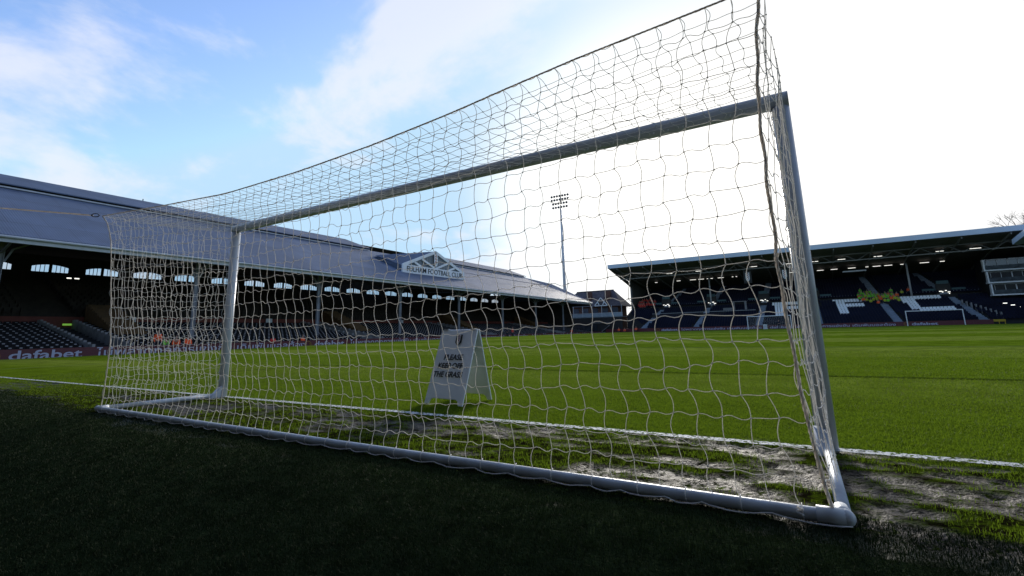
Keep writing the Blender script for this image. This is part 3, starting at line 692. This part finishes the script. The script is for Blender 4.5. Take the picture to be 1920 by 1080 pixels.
# front columns with brackets
for yc in [5.25-12.43, 5.25, 17.7, 30.3, 42.8, 55.3, 67.6, 79.5, 91.6]:
    b = MB(); x = -42.6; zt = 8.3-.0065*yc
    b.box((x-.10,yc-.17,0),(x+.10,yc-.12,zt)); b.box((x-.10,yc+.12,0),(x+.10,yc+.17,zt)); b.box((x-.03,yc-.11,0),(x+.03,yc+.11,zt-.01))
    b.box((x-.22,yc-.3,-.1),(x+.22,yc+.3,.9))
    for s_ in (-1, 1):
        pts = [(x, yc+s_*.2, zt-1.9), (x, yc+s_*.55, zt-1.0), (x, yc+s_*1.7, zt-.35), (x, yc+s_*2.6, zt-.1)]
        for p_, q_ in zip(pts, pts[1:]): b.bar(p_, q_, .12, .12)
    b.bar((x,yc,zt-1.3),(XE-.2,yc,ez(yc)-.45),.12,.12); b.bar((x,yc,zt-1.6),(x-3.5,yc,zt+.9),.12,.14)
    b.build('column', M['colgrey'], hs)
b = MB()
for yc in [5.25+12.43*k for k in range(-1, 8)]:
    b.bar((XE-.3,yc,ez(yc)-.3),(-54,yc,13.2),.2,.35); b.bar((-42.6,yc,7.6),(-60,yc,8.9),.15,.2)
    for k in range(6): x = -44-2.4*k; b.bar((x,yc,7.75+.18*k),(x-1.2,yc,9.0+.75*k),.1,.1)
for zz in (8.6,10.2,11.9): b.bar((-42.5-(zz-8.6)*2.1,Y0,zz),(-42.5-(zz-8.6)*2.1,Y1-8,zz-.5),.12,.25)
b.build('roof_truss', M['darksteel'], hs)
b = MB(); b.add([(XE+.0,Y1-.2,ez(Y1)-.5),(XE+0,Y1-.2,6.5),(-64,Y1-.2,6.5),(-64,Y1-.2,9)], [(0,1,2,3)]); b.box((-64,Y1-.5,-1),(-45.5,Y1-.3,6.5)); b.box((-63.9,Y1-.45,6.51),(-46,Y1-.35,9.6)); b.build('end_wall', M['darkwood'], hs)
b = MB()
for yy in (13.1, 13.7): b.box((-58,yy,7.05),(-57.9,yy+.35,7.15))
b.build('strip_lamp', M['lamp'], hs)
b = MB(); b.box((-75.05,24.7,14.6),(-74.95,24.8,20.6)) ; b.box((-75.05,23.6,20.2),(-74.95,25.9,20.25)); b.build('aerial', M['darksteel'], hs)

# ------------------------------------------------------------ advertising boards
def hoarding(name, label, org, xdir, length, texts, logos, h=.92):
    e = empty(name, label, 'advertising board'); x = Vector(xdir); nrm = x.cross(Vector((0,0,1)))
    o0 = Vector(org); n = int(length/2.4)
    for i in range(n):
        b = MB()
        a, c_ = o0+x*(i*length/n+.004), o0+x*((i+1)*length/n-.004); t_ = -nrm*.08; up = Vector((0,0,h))
        b.hexa([a, c_, c_+t_, a+t_, a+up, c_+up, c_+t_+up, a+t_+up])
        b.build('board_panel', M['maroon'], e)
    for s_, x0, w, size in texts:
        text_mesh('lettering', s_, size, M['hoardtext'], frame_mw(o0+x*x0+nrm*.012+Vector((0,0,.22)), x, (0,0,1)), e, offset=.012 if s_ == 'dafabet' else .004, ext=.002, width=w, align='LEFT')
    for x0 in logos:
        c_ = o0+x*x0+nrm*.015+Vector((0,0,h*.5)); b = MB()
        for R_, a0, a1 in ((.36,-.3,4.9),(.24,2.2,7.2)):
            pts = [c_+x*(R_*math.cos(a0+(a1-a0)*k/14))+Vector((0,0,R_*math.sin(a0+(a1-a0)*k/14))) for k in range(15)]
            b.tube(pts, .035, 5)
        b.build('emblem', M['gold'], e)
TH = 'ไม่พลาดทุกการแข่งขัน เดิมพันบอลต้อง'
per = 21.55; tx = []; lg = []
for k in range(5):
    b0 = 5.55+per*k+3; tx += [('dafabet', b0, 3.55, .80), (TH, b0+4.3, 16.2, .74)]; lg.append(b0-.75)
hoarding('advertising_hoarding', 'long maroon advertising board reading dafabet along the left touchline', (-38.5,-3,-.32), (0,1,0), 106, tx, lg, .86)
tx = []; lg = []
for b0 in (-25.3, -4.2, 17.6):
    tx += [('dafabet', b0+38, 3.5, .62)]; lg.append(b0+37.3)
    if b0 < 10: tx += [(TH, b0+4.2+38, 15.4, .58)]
hoarding('advertising_hoarding', 'maroon advertising board reading dafabet in front of the far end stand', (-38,104.4,.16), (1,0,0), 66, tx, lg, .85)

# ------------------------------------------------------------ far end stand
fs = empty('end_stand', 'covered end stand across the far goal line with white seats spelling F F C', 'stand')
FX0, FX1 = -36.0, 60.0; RK = .40
rk = lambda y: .75+RK*(y-105)
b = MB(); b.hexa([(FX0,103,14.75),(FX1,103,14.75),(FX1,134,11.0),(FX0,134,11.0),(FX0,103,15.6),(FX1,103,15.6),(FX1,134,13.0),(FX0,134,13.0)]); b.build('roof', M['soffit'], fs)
b = MB(); b.box((FX0-.05,102.7,14.80),(FX1,102.98,15.68)); b.box((FX0-.3,102.7,15.0),(FX0-.06,134,15.69)) if False else None; b.build('fascia', M['roof2'], fs)
b = MB(); b.add([(FX0-.02,103,14.8),(FX0+.6,117,11.2),(FX0-.02,117,13.0)], [(0,1,2)]); b.hexa([(FX0+.3,117,5.3),(FX0+.75,117,5.3),(FX0+.75,134,12),(FX0+.3,134,12),(FX0+.3,117,13.2),(FX0+.75,117,13.2),(FX0+.75,134,12.9),(FX0+.3,134,12.9)]); b.build('side_wall', M['offwhite'] if False else mat('grey panel wall', (.13,.13,.125), .7, var=.15, vscale=.5), fs)
b = MB(); b.box((FX0,133.5,0),(FX1,134,13)); b.build('back_wall', M['black'], fs)
b = MB()
for i in range(34):
    y = 105+.82*i; b.box((FX0+(0 if i > 10 else 6-6*i/11),y,0),(FX1,y+.82,rk(y)))
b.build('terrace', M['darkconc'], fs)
aisles = [-29.6, -18.2, -6.2, 4.1, 16.0, 27.2]
slant = lambda xb, y: xb*(1-.006*(y-105))
M['aisle'] = mat('blue grey painted steps', (.20,.25,.33), .7, var=.2, vscale=1)
for a_ in aisles:
    for lo, hi in ((0, 14), (16, 34)):
        b = MB()
        for i in range(lo, hi):
            y = 105+.82*i; xa = slant(a_, y)
            for hh in (0, 1): b.box((xa-.62,y+.41*hh,rk(y)+.005+.16*hh),(xa+.62,y+.41*hh+.40,rk(y)+.14+.16*hh))
        b.build('aisle_steps', M['aisle'], fs)
def letter(x, y):
    v = (y-109.0)/7.3
    if not 0 <= v <= 1.02: return False
    u = x+.11*(y-116.2)
    for x0 in (-4.0, 7.1):
        w = u-x0
        if 0 <= w < 1.5 or (v > .76 and 0 <= w < 5.3) or (.38 < v < .58 and 0 <= w < 4.5): return True
    w = u-17.9; 
    if (v > .78 or v < .22) and .9 <= w < 5.9: return True
    return 0 <= w < 1.7 and .08 < v < .92
fl = []
for i in range(33):
    y = 105+.82*i
    if 14 <= i <= 15: continue
    x = FX0+1.2+(0 if i > 10 else 6-6*i/11)
    while x < 44:
        if not any(abs(x-slant(a_, y)) < .85 for a_ in aisles): fl.append((x, y, rk(y), letter(x, y)))
        x += .50
near = sorted([p for p in fl if p[0] < 30], key=lambda p: (p[0]-CAM[0])**2+(p[1]-CAM[1])**2)[:40]; near += [p for p in fl if p[3]][:60]; ns = set(near)
for p in near:
    b = MB(); seat_geo_y(b, *p[:3]); b.build('seat', M['seatwhite'] if p[3] else M['seatnavy'], fs)
b = MB()
for p in fl:
    if p not in ns: seat_geo_y(b, *p[:3], 1 if p[3] else 0)
o = b.build('seats', [M['seatnavy'], M['seatwhite']], fs); o['kind'] = 'stuff'
# crosswalk, vomitories with lamps and panels
b = MB(); b.box((FX0+3,118.2,5.2),(44,118.35,6.9)) if False else None
for a_ in aisles:
    xa = slant(a_, 118)
    if a_ == 16.0: continue
    v = MB(); v.box((xa-1.1,118.6,5.9),(xa+1.1,118.8,8.1)); v.build('vomitory_opening', M['black'], fs)
    v = MB(); v.box((xa-3.2,118.45,6.5),(xa-1.2,118.55,7.15)); v.box((xa+1.2,118.45,6.5),(xa+3.2,118.55,7.15)); v.box((xa-.9,118.45,8.0),(xa+.9,118.55,8.6)); v.build('sign_panel', M['teal'], fs)
    if a_ != 4.1:
        v = MB()
        for dx, dz in ((-.75,.9),(-.35,.75),(.15,1.0),(.5,.7),(-.5,.35),(.3,.4)): v.box((xa+dx,118.2,5.6+dz),(xa+dx+random.uniform(.18,.5),118.3,5.6+dz+.13))
        v.build('concourse_lamp', M['lamp'], fs)
b = MB(); b.box((-29,111.5,3.2),(-13,111.7,4.0)); b.build('barrier', M['black'], fs)
b = MB(); b.bar((-29,111.4,4.3),(-7,111.4,4.3),.08,.08); b.bar((-29,118.3,6.6),(30,118.3,6.6),.05,.05); b.build('handrail', M['steel'], fs)
b = MB(); b.box((-11.6,113,4.1),(-11.2,113.4,6.2)); b.box((-9.2,113,4.1),(-8.8,113.4,6.2)); b.box((-13.6,113,4.1),(-11.7,113.3,5.0)); b.box((-11.7,113,6.2),(-8.7,113.4,6.35)); b.build('entrance_frame', M['concrete'], fs)
# soffit lamps
for (x, y, z, w) in [(-23.85,110,13.0,1.3),(-17.5,110,13.0,1.1),(-6.3,110,13.0,1.4),(.45,110,13.0,1.3),(4.9,110,13.0,1.1),(9.3,110,13.0,1.3),(15.1,110,13.0,1.3),(24.1,110,13.0,1.1),(28.9,110,13.0,1.5),
    (-29.5,119,12.0,.6),(-24,119,12.0,.9),(-20.6,119,12.0,1.4),(-18.7,119,12.0,1.3),(-17.2,119,12.0,.4),(-16.3,119,12.0,.5),(-14.3,119,12.0,1.3),(-11.7,119,12.0,.3),(-10.9,119,12.0,.3),(.5,119,12.0,1.3),(5.7,119,12.0,1.2),(8.2,119,12.0,1.2),(11.3,119,12.0,1.3),(13.9,119,12.0,.5),(15.5,119,12.0,1.3),(17.4,119,12.0,1.3),(19.6,119,12.0,.5),(23.1,119,12.0,1.4),(25.8,119,12.0,.7)]:
    b = MB(); z += .28; b.box((x-w/2,y-.06,z),(x+w/2,y+.06,z+.08)); b.build('strip_lamp', M['lamp'], fs)
b = MB()
b.bar((-35,108,12.6),(60,108,12.9),.12,.18); b.bar((-35,108,13.9),(60,108,14.0),.12,.18)
x = -34
while x < 58: b.bar((x,108,12.6),(x+1.9,108,13.9),.08,.08); b.bar((x+1.9,108,13.9),(x+3.8,108,12.65),.08,.08); x += 3.8
for x in range(-34, 58, 6): b.bar((x,103.2,14.6),(x,133,10.9),.15,.4)
b.build('roof_truss', mat('grey steel truss', (.22,.22,.22), .6, var=.2), fs)
for x in (-16.7, 20.05): b = MB(); b.tube([(x,117.5,5.6),(x,117.5,12.4)], .17, 10); b.build('column', M['offwhite'], fs, smooth=True)
for x in (-7.45, -.63):
    b = MB(); b.box((x-.75,108,9.75),(x+.75,108.05,12.35)); bn = b.build('crest_banner', M['black'], fs); crest(bn, Vector((x,107.99,11.05)), (1,0,0), (0,0,1), 1.9, backing=False)
b = MB(); b.box((9.4,114,11.1),(13.3,114.3,11.35)); b.build('screen_frame', M['steel'], fs)
for k in range(8):
    pass
b = MB()
for k in range(9): x = 26.1+.42*k; y = 112-.75*k; b.box((x,y,0),(x+.16,y+.7,rk(y)+1.05))
b.build('stair_parapet', M['concrete'], fs)
# ------------------------------------------------------------ corner boxes
cb = empty('corner_building', 'three storeys of glazed balcony boxes in the far right corner', 'building')
for k in range(3):
    z0 = 5.05+2.15*k; xo = 30.3+.45*(2-k)*.5-.35
    b = MB(); b.box((xo-.1,112,z0+.0),(60,113.5,z0+.22)); b.box((xo-.1,112,z0+.22),(xo+.1,112.9,z0+2.0)); b.build('floor_slab', M['white'], cb)
    b = MB(); b.box((xo+.1,113.2,z0+.22),(60,113.3,z0+2.14)); w_ = b.build('window', M['glass'] if k == 2 else M['glassdark'], cb)
    b = MB()
    for j in range(14): x = xo+.6+1.35*j; b.box((x,113.05,z0+.22),(x+(.16 if j % 3 == 2 else .07),113.18,z0+2.1))
    b.box((xo+.1,113.05,z0+1.95),(60,113.19,z0+2.12)); b.build('window_frame', M['offwhite'], cb)
    b = MB(); b.box((xo+.1,112.05,z0+.22),(60,112.09,z0+.95)); b.build('balustrade', mat('smoked glass balustrade', (.05,.065,.08), .4, var=.5, vscale=1.5, spec=.2), cb)
b = MB(); b.box((30.3,114,-.5),(60,120,5.0)); b.box((30.4,113.6,5),(60,120,11.6)); b.build('wall', M['black'], cb)
b = MB()
for k in range(3): b.box((30.9+.9*k,110,3.6-.35*k),(31.4+.9*k,110.1,3.72-.35*k))
b.build('strip_lamp', M['lamp'], cb)
rs = empty('side_stand', 'corner tip of the right side stand roof with pale fascia at the right edge', 'stand')
b = MB(); b.hexa([(31.6,102.2,12.55),(60,102.2,12.6),(60,70,17.5),(33.5,70,17.5),(31.6,102.2,13.35),(60,102.2,13.4),(60,70,18.6),(33.5,70,18.6)]); b.build('roof', M['roof2'], rs)
b = MB()
for i in range(14): b.box((33.8+.8*i,60,-.3),(34.6+.8*i,108,.5+.4*i))
b.build('terrace', M['darkconc'], rs)
b = MB()
for i in range(12):
    for j in range(90): seat_geo(b, 34.2+.8*i, 62+j*.5, .5+.4*i, -1, glint=False)
o = b.build('seats', [M['seatdark'], M['seatglint']], rs); o['kind'] = 'stuff'
# ------------------------------------------------------------ stand behind the goal (behind the viewpoint; its roof shades the turf)
hb = empty('rear_stand', 'dark covered end stand rising behind the near goal', 'stand')
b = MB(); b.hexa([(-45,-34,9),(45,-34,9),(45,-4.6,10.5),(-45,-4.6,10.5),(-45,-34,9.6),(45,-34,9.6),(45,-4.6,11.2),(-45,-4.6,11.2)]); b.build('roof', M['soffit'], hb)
b = MB()
for i in range(28): b.box((-45,-8.5-.85*i,-2),(45,-7.65-.85*i,-.2+.36*i))
b.box((-45,-34.5,-2),(45,-34,9.5)); b.build('terrace', M['darkconc'], hb)
# ------------------------------------------------------------ corner cottage
ct = empty('corner_cottage', 'old brick pavilion with tiled roof and white timber gable in the far left corner', 'building')
hx0, hx1, hy = -55.0, -37.6, 115.0
b = MB(); RZ = 11.2
b.add([(hx0,hy,7.0),(hx1,hy,6.85),(-41.0,hy+4.5,RZ),(-51.6,hy+4.5,RZ),(hx1,hy+9,6.85),(hx0,hy+9,7.0)], [(0,1,2,3),(1,4,2),(4,5,3,2),(5,0,3)])
b.bar((-51.6,hy+4.5,RZ+.05),(-41,hy+4.5,RZ+.05),.3,.25); b.build('roof', M['tile'], ct)
for x in (-46.9, -41.6): b = MB(); b.box((x-.55,hy+1.6,7.8),(x+.55,hy+2.7,10.9)); b.build('chimney', M['brick'], ct)
b = MB(); b.box((hx0,hy+.7,-1),(hx1-1.6,hy+8.5,6.9)); b.build('wall', M['brick'], ct)
b = MB(); b.box((hx0,hy-2.4,4.0),(-36.6,hy+.6,4.15)); b.box((hx0,hy-2.5,4.16),(-36.6,hy-2.42,5.05)); b.build('balcony', mat('blue grey balcony panels', (.24,.30,.36), .6, var=.15, vscale=.8), ct)
b = MB()
for i in range(8): x = hx0+2.6*i; b.box((x,hy-2.52,4.1),(x+.1,hy-2.4,6.9)); 
b.box((hx0,hy-2.56,5.05),(-36.6,hy-2.4,5.13)); b.build('balcony_post', M['offwhite'], ct)
g_ = MB(); gx_ = -42.7
for a, c_ in (((gx_,hy-.9,9.0),(gx_-1.75,hy-.9,7.0)), ((gx_,hy-.9,9.0),(gx_+1.75,hy-.9,7.0)), ((gx_-1.75,hy-.9,7.0),(gx_+1.75,hy-.9,7.0)), ((gx_-.85,hy-.9,7.9),(gx_-.4,hy-.9,7.0)), ((gx_+.85,hy-.9,7.9),(gx_+.4,hy-.9,7.0))): g_.bar(a, c_, .12, .2)
gb_ = g_.build('gable_frame', M['white'], ct)
g_ = MB(); g_.add([(gx_,hy-.8,8.9),(gx_-1.7,hy-.8,7.0),(gx_+1.7,hy-.8,7.0)], [(0,1,2)]); g_.add([(gx_,hy-.8,9.05),(gx_-1.9,hy-.8,6.95),(gx_-1.9,hy+.1,6.98),(gx_,hy+2.2,9.05),(gx_+1.9,hy-.8,6.95),(gx_+1.9,hy+.1,6.98)], [(0,1,2,3),(0,3,5,4)]); g_.build('gable', M['tile'], ct)
for i in range(6): x = hx0+1.2+2.7*i; b = MB(); b.box((x,hy+.6,4.6),(x+1.5,hy+.69,6.5)); b.build('window', M['glass'], ct)
b = MB(); b.box((-56,hy-2.4,-1),(-36.8,hy-1.9,3.9)); b.build('undercroft', M['black'], ct)
b = MB(); b.box((-52,hy-2.6,-.2),(-43.4,hy-2.45,2.2)); b.build('tunnel_front', mat('dark glazed screen', (.03,.035,.045), .2, var=.4, vscale=.8), ct)
b = MB(); b.box((-44.5,hy-2.7,2.6),(-39.9,hy-2.45,2.75)); b.bar((-43.0,hy-2.7,-.1),(-40,hy-2.7,2.0),.5,.10); b.build('stair', M['concrete'], ct)
b = MB(); b.box((-55.5,hy-3,.2),(-53.8,hy-2.6,6.2)); b.build('stair_tower', M['offwhite'], ct)
# ------------------------------------------------------------ floodlight mast
fm = empty('floodlight_mast', 'tall tapering floodlight mast with rows of round lamps behind the left stand', 'floodlight', (-56.4,122,0))
b = MB(); b.tube([(0,0,-1),(-.1,0,20),(-.2,0,36.2)], [.50,.40,.26], 12); b.build('mast', M['offwhite'], fm, smooth=True)
b = MB(); b.tube([(-.2,0,36.2),(-.2,0,40.6)], .12, 8)
for zz in (36.9,38.0,39.15,40.3): b.bar((-3.1,0,zz),(2.7,0,zz-.0),.03,.03)
b.build('head_frame', M['steel'], fm)
for r_i, (zz, n, x0) in enumerate(((40.4,7,-2.95),(39.3,7,-2.95),(38.1,6,-2.55),(36.95,6,-2.55))):
    for i in range(n):
        x = x0+.88*i; b = MB(); b.tube([(x,.18,zz),(x,-.05,zz-.02),(x,-.22,zz-.05)], [.18,.32,.37], 10); b.ball((x,.2,zz), .13)
        b.build('floodlight_lamp', M['darksteel'], fm, smooth=True)
# ------------------------------------------------------------ trees
def bare_tree(name, label, loc, h, spread, seed, depth=6):
    rd = random.Random(seed); e = empty(name, label, 'tree', loc); tr, tw = MB(), MB()
    def grow(p, d, l, r, k):
        q = p+d*l; mid = p+d*l*.5+Vector((rd.uniform(-1,1),rd.uniform(-1,1),0))*l*.06
        (tr if k > depth-2 else tw).tube([p, mid, q], [r, r*.85, r*.7], 5 if k > 2 else 3, cap=False)
        if k == 0: return
        for _ in range(3 if k > 1 else 4):
            nd = (d+Vector((rd.gauss(0,1),rd.gauss(0,1),rd.gauss(.15,.6)))*spread).normalized(); grow(q, nd, l*rd.uniform(.62,.85), r*.62, k-1)
    grow(Vector((0,0,0)), Vector((0,0,1)), h*.30, h*.02, depth)
    tr.build('trunk', M['bark'], e); tw.build('crown', M['bark'], e)
bare_tree('bare_tree', 'bare winter tree showing above the far stand roof at the right', (48.8,160,-1), 28.8, .55, 3)
bare_tree('bare_tree', 'small bare tree between the cottage and the far end stand', (-40.5,140,-1), 10.5, .6, 8, 5)
bare_tree('bare_tree', 'low bare tree beyond the cottage balcony', (-43.0,146,-1), 8.5, .6, 11, 5)
# ------------------------------------------------------------ far goals
def far_goal(label, x0, x1, y, z):
    e = empty('small_goal', label, 'goal', group=None)
    for x in (x0, x1): b = MB(); b.tube([(x,y,z),(x,y,z+2.44)], .07, 8); b.build('post', M['white'], e)
    b = MB(); b.tube([(x0-.07,y,z+2.44),(x1+.07,y,z+2.44)], .07, 8); b.build('crossbar', M['white'], e)
    return e
e = far_goal('distant white goal with net at the far goal line, left of the near post', -7.6, -.3, 100.2, .25)
b = MB()
for i in range(25): x = -7.6+7.3*i/24; b.tube([(x,100.2,2.69),(x,101.9,2.4),(x,102.2,.3)], .008, 3, cap=False)
for i in range(9): z = .4+.25*i; b.tube([(-7.6,100.2,z),(-7.6,102.1,z),(-.3,102.1,z),(-.3,100.2,z)], .008, 3, cap=False)
b.build('net', M['net'], e)
far_goal('distant portable white goal in front of the far stand, right of the near post', 16.55, 23.75, 100.4, .25)
# small things by the far line
e = empty('white_cabinet', 'small white box standing beside the distant goal', 'box', (-4.75,101.4,.15)); b = MB(); b.box((-.33,-.3,0),(.33,.3,.95)); b.box((-.37,-.34,.95),(.37,.34,1.02)); b.build('body', M['white'], e); b = MB(); b.box((-.28,-.32,.1),(.28,-.31,.85)); b.build('door', M['offwhite'], e)
e = empty('yellow_barrier', 'low yellow barrier at the foot of the far right aisle', 'barrier', (28.4,104.9,.15)); b = MB()
for k in range(4): b.box((-1.1+.7*k,-.05,0),(-1.0+.7*k,.05,.75))
b.box((-1.15,-.04,.5),(1.15,.04,.85)); b.build('rail', M['yellow'], e)

# ------------------------------------------------------------ people
def skin_obj(name, joints, edges, material, parent, sub=1):
    me = bpy.data.meshes.new(name); me.from_pydata([j[:3] for j in joints], edges, []); o = bpy.data.objects.new(name, me); COL.objects.link(o)
    md = o.modifiers.new('skin', 'SKIN'); 
    if not me.skin_vertices: me.attributes.new  # layer is made with the modifier below
    if len(me.skin_vertices) == 0:
        bm_ = bmesh.new(); bm_.from_mesh(me); bm_.verts.layers.skin.verify(); bm_.to_mesh(me); bm_.free()
    for i, j in enumerate(joints): sv = me.skin_vertices[0].data[i]; sv.radius = (j[3], j[4] if len(j) > 4 else j[3]); sv.use_root = (i == 0)
    ss = o.modifiers.new('sub', 'SUBSURF'); ss.levels = sub; ss.render_levels = sub
    bpy.context.view_layer.update(); m2 = bpy.data.meshes.new_from_object(o.evaluated_get(bpy.context.evaluated_depsgraph_get()))
    bpy.data.objects.remove(o); m2.materials.clear(); m2.materials.append(material); m2.polygons.foreach_set('use_smooth', [True]*len(m2.polygons))
    q = bpy.data.objects.new(name, m2); COL.objects.link(q); q.parent = parent; return q
def person(label, loc, rz, pose, jacket, group=None, trousers=None, bib=None):
    e = empty('person', label, 'person', loc, rz, group); T_ = trousers or M['navy']; J = M[jacket]
    if pose == 'sit':   # faces -y
        hip, kn, an, sh, hd = (0,0,.50), (.11,-.42,.50), (.11,-.42,.08), 1.0, 1.28; yh = 0
    elif pose == 'crouch':
        hip, kn, an, sh, hd = (0,.05,.42), (.14,-.25,.50), (.13,-.05,.08), .84, 1.10; yh = -.16
    else:
        hip, kn, an, sh, hd = (0,0,.93), (.10,-.02,.50), (.11,.02,.08), 1.42, 1.68; yh = 0
    arm = {'sit': ((.23,-.06,sh-.27),(.14,-.30,sh-.40)), 'crouch': ((.24,-.2,sh-.25),(.10,-.40,sh-.42)), 'stand': ((.25,.02,sh-.29),(.23,-.10,sh-.54)), 'fold': ((.25,-.05,sh-.27),(.02,-.22,sh-.24)), 'up': ((.30,-.05,sh-.22),(.34,-.30,sh-.02))}[pose]
    def mir(p): return (-p[0], p[1], p[2])
    nk = (0,yh*.8,sh+.07)
    j = [(*hip,.13,.10),(0,yh*.4,(hip[2]+sh)/2,.125,.09),(0,yh*.8,sh-.06,.15,.09),(*nk,.052),(0,yh-.01,hd-.06,.068,.08),(0,yh-.01,hd+.05,.072,.088),(0,yh,hd+.12,.045,.055)]
    ed = [(0,1),(1,2),(2,3),(3,4),(4,5),(5,6)]
    for s_ in (1, -1):
        q = (lambda p: p) if s_ > 0 else mir; n0 = len(j)
        shp = q((.18,yh*.8,sh)); hn = q((arm[1][0], arm[1][1]-.05, arm[1][2]-.09))
        j += [(*shp,.055),(*q(arm[0]),.042),(*q(arm[1]),.03),(*hn,.035,.022)]; ed += [(2,n0),(n0,n0+1),(n0+1,n0+2),(n0+2,n0+3)]
        n1 = len(j); hp = q((.09,hip[1],hip[2]-.03)); toe = q((an[0]+.02,an[1]-.17,.035))
        j += [(*hp,.085),(*q(kn),.058),(*q(an),.042),(*toe,.035,.028)]; ed += [(0,n1),(n1,n1+1),(n1+1,n1+2),(n1+2,n1+3)]
    skin_obj('body', j, ed, M['skin'], e)
    jj = [(hip[0],hip[1],hip[2]-.02,.16,.12),(0,yh*.4,(hip[2]+sh)/2,.155,.12),(0,yh*.8,sh-.05,.17,.11),(nk[0],nk[1],sh+.03,.075,.07)]; ee = [(0,1),(1,2),(2,3)]
    for s_ in (1, -1):
        q = (lambda p: p) if s_ > 0 else mir; n0 = len(jj); jj += [(*q((.19,yh*.8,sh)),.07),(*q(arm[0]),.06),(*q(arm[1]),.045)]; ee += [(2,n0),(n0,n0+1),(n0+1,n0+2)]
    skin_obj('jacket', jj, ee, J, e)
    jj = [(hip[0],hip[1],hip[2]-.01,.15,.11)]; ee = []
    for s_ in (1, -1):
        q = (lambda p: p) if s_ > 0 else mir; n0 = len(jj); jj += [(*q((.10,hip[1],hip[2]-.06)),.10),(*q(kn),.075),(*q((an[0],an[1],an[2]+.02)),.06),(*q((an[0],an[1]-.06,.05)),.05)]; ee += [(0,n0),(n0,n0+1),(n0+1,n0+2),(n0+2,n0+3)]
    skin_obj('trousers', jj, ee, T_, e)
    b = MB(); b.ball((0,yh+.018,hd+.045), .105, seg=12, ring=8, sc=(.88,1.0,1.08)); hh = b.build('hair', M['hair'], e, smooth=True)
    for v in hh.data.vertices:
        if v.co.y < yh-.045 and v.co.z < hd+.08: v.co.y = yh-.03
    b = MB()   # nose, eyes, mouth
    b.hexa([(-.014,yh-.085,hd-.02),(.014,yh-.085,hd-.02),(.012,yh-.112,hd-.015),(-.012,yh-.112,hd-.015),(-.008,yh-.085,hd+.03),(.008,yh-.085,hd+.03),(.006,yh-.092,hd+.03),(-.006,yh-.092,hd+.03)])
    b.build('nose', M['skin'], e)
    b = MB(); b.ball((-.03,yh-.088,hd+.03), .011); b.ball((.03,yh-.088,hd+.03), .011); b.box((-.025,yh-.093,hd-.052),(.025,yh-.085,hd-.046)); b.build('face_feature', M['hair'], e)
    return e
# rows: stewards by the left boards (facing the pitch +x: rz = pi/2)
P0 = math.pi/2
person('steward in orange jacket standing left of the crouching green one at the left boards', (-39.15,13.75,-.12), P0, 'stand', 'orange')
person('steward in bright green jacket crouching by the left boards', (-39.05,14.15,-.02), P0+.5, 'crouch', 'green')
person('steward in orange red jacket bending low, middle of the group by the left boards', (-39.1,15.05,.02), P0-.6, 'crouch', 'orange')
person('steward in orange jacket seated on the right of the group by the left boards', (-39.3,15.95,-.10), P0, 'sit', 'orange')
person('steward in dull red jacket behind the boards just right of the far post', (-39.3,23.2,-.25), P0, 'sit', 'red')
person('steward in vivid orange jacket alone behind the boards between post and sign', (-39.0,26.1,-.25), P0+.3, 'sit', 'orange')
person('person in red top standing beside a dark figure on the far touchline', (-37.4,62.4,-.1), P0, 'stand', 'red')
person('dark clad person standing by the far touchline left of the red top', (-37.3,60.6,-.1), P0, 'fold', 'navy')
person('steward in orange jacket seated low in the corner before the cottage', (-40.5,91.0,.0), 0, 'sit', 'orange')
person('steward in small red jacket, left of the pair by the far left boards', (-34.6,103.6,.0), 0, 'sit', 'orange')
person('steward in red jacket, right of the pair by the far left boards', (-33.2,103.6,.05), 0, 'crouch', 'orange')
person('steward in round bright orange coat alone near the far left aisle foot', (-30.6,103.5,.1), 0, 'sit', 'orange')
person('dark clad goalkeeper standing in the distant goal', (-2.3,99.6,.27), math.pi, 'stand', 'navy')
# stewards' briefing in the far stand: six figures, then copies seated or standing on the rake
proto = [person('', (0,0,0), 0, 'sit', c_, 'stewards gathered in the middle of the far stand') for c_ in ('green', 'lime', 'orange')] + [person('', (0,0,0), 0, 'stand', c_, 'stewards gathered in the middle of the far stand') for c_ in ('green', 'lime', 'orange')]
cn = ['green', 'yellow green', 'orange']
used = set(); rnd = random.Random(5)
def place(px, lab, x, i, group):
    y = 105+.82*i; 
    if px not in used: o = px; used.add(px)
    else: o = copy_tree(px)
    o.location = (x, y+.1 if 'sit' in lab or 'seated' in lab else y+.2, rk(y)); o.rotation_euler[2] = rnd.uniform(-.5, .5); o['label'] = lab; o['group'] = group; return o
GL = 'stewards gathered in the middle of the far stand'
k = 0
occ = set()
while k < 60:
    x = rnd.gauss(14.8, 2.4) if rnd.random() < .85 else rnd.uniform(17, 21.5); i = int(round(rnd.gauss(13.2--.05*abs(x-14), 1.25)))
    if not (10 <= i <= 17) or x < 10.9 or x > 21.5 or (x > 17.9 and i < 16): continue
    key = (round(x/.55), i)
    if key in occ: continue
    occ.add(key); q = rnd.choice((0,0,0,1,1,1,2,3,3,4,5)); c_ = cn[q % 3]; ps = 'seated' if q < 3 else 'standing'
    place(proto[q], '%s steward in %s hi-vis jacket in the crowd above the white seat letters' % (ps, c_), key[0]*.55, i, GL+', %s %s' % (ps, c_)); k += 1
p2 = [person('', (0,0,0), 0, 'sit', 'red'), person('', (0,0,0), 0, 'stand', 'red')]
k = 0; occ = set()
while k < 24:
    x = rnd.uniform(-34.2, -29.8); i = rnd.randint(15, 21)
    if (x+34.2) > (22-i)*1.1 and i > 17: continue
    key = (round(x/.55), i)
    if key in occ: continue
    occ.add(key); q = rnd.choice((0,0,1)); ps = ('seated', 'standing')[q]
    place(p2[q], '%s steward in red jacket in the upper left block of the far stand' % ps, key[0]*.55, i, 'red jacketed stewards in the far stand, %s' % ps); k += 1
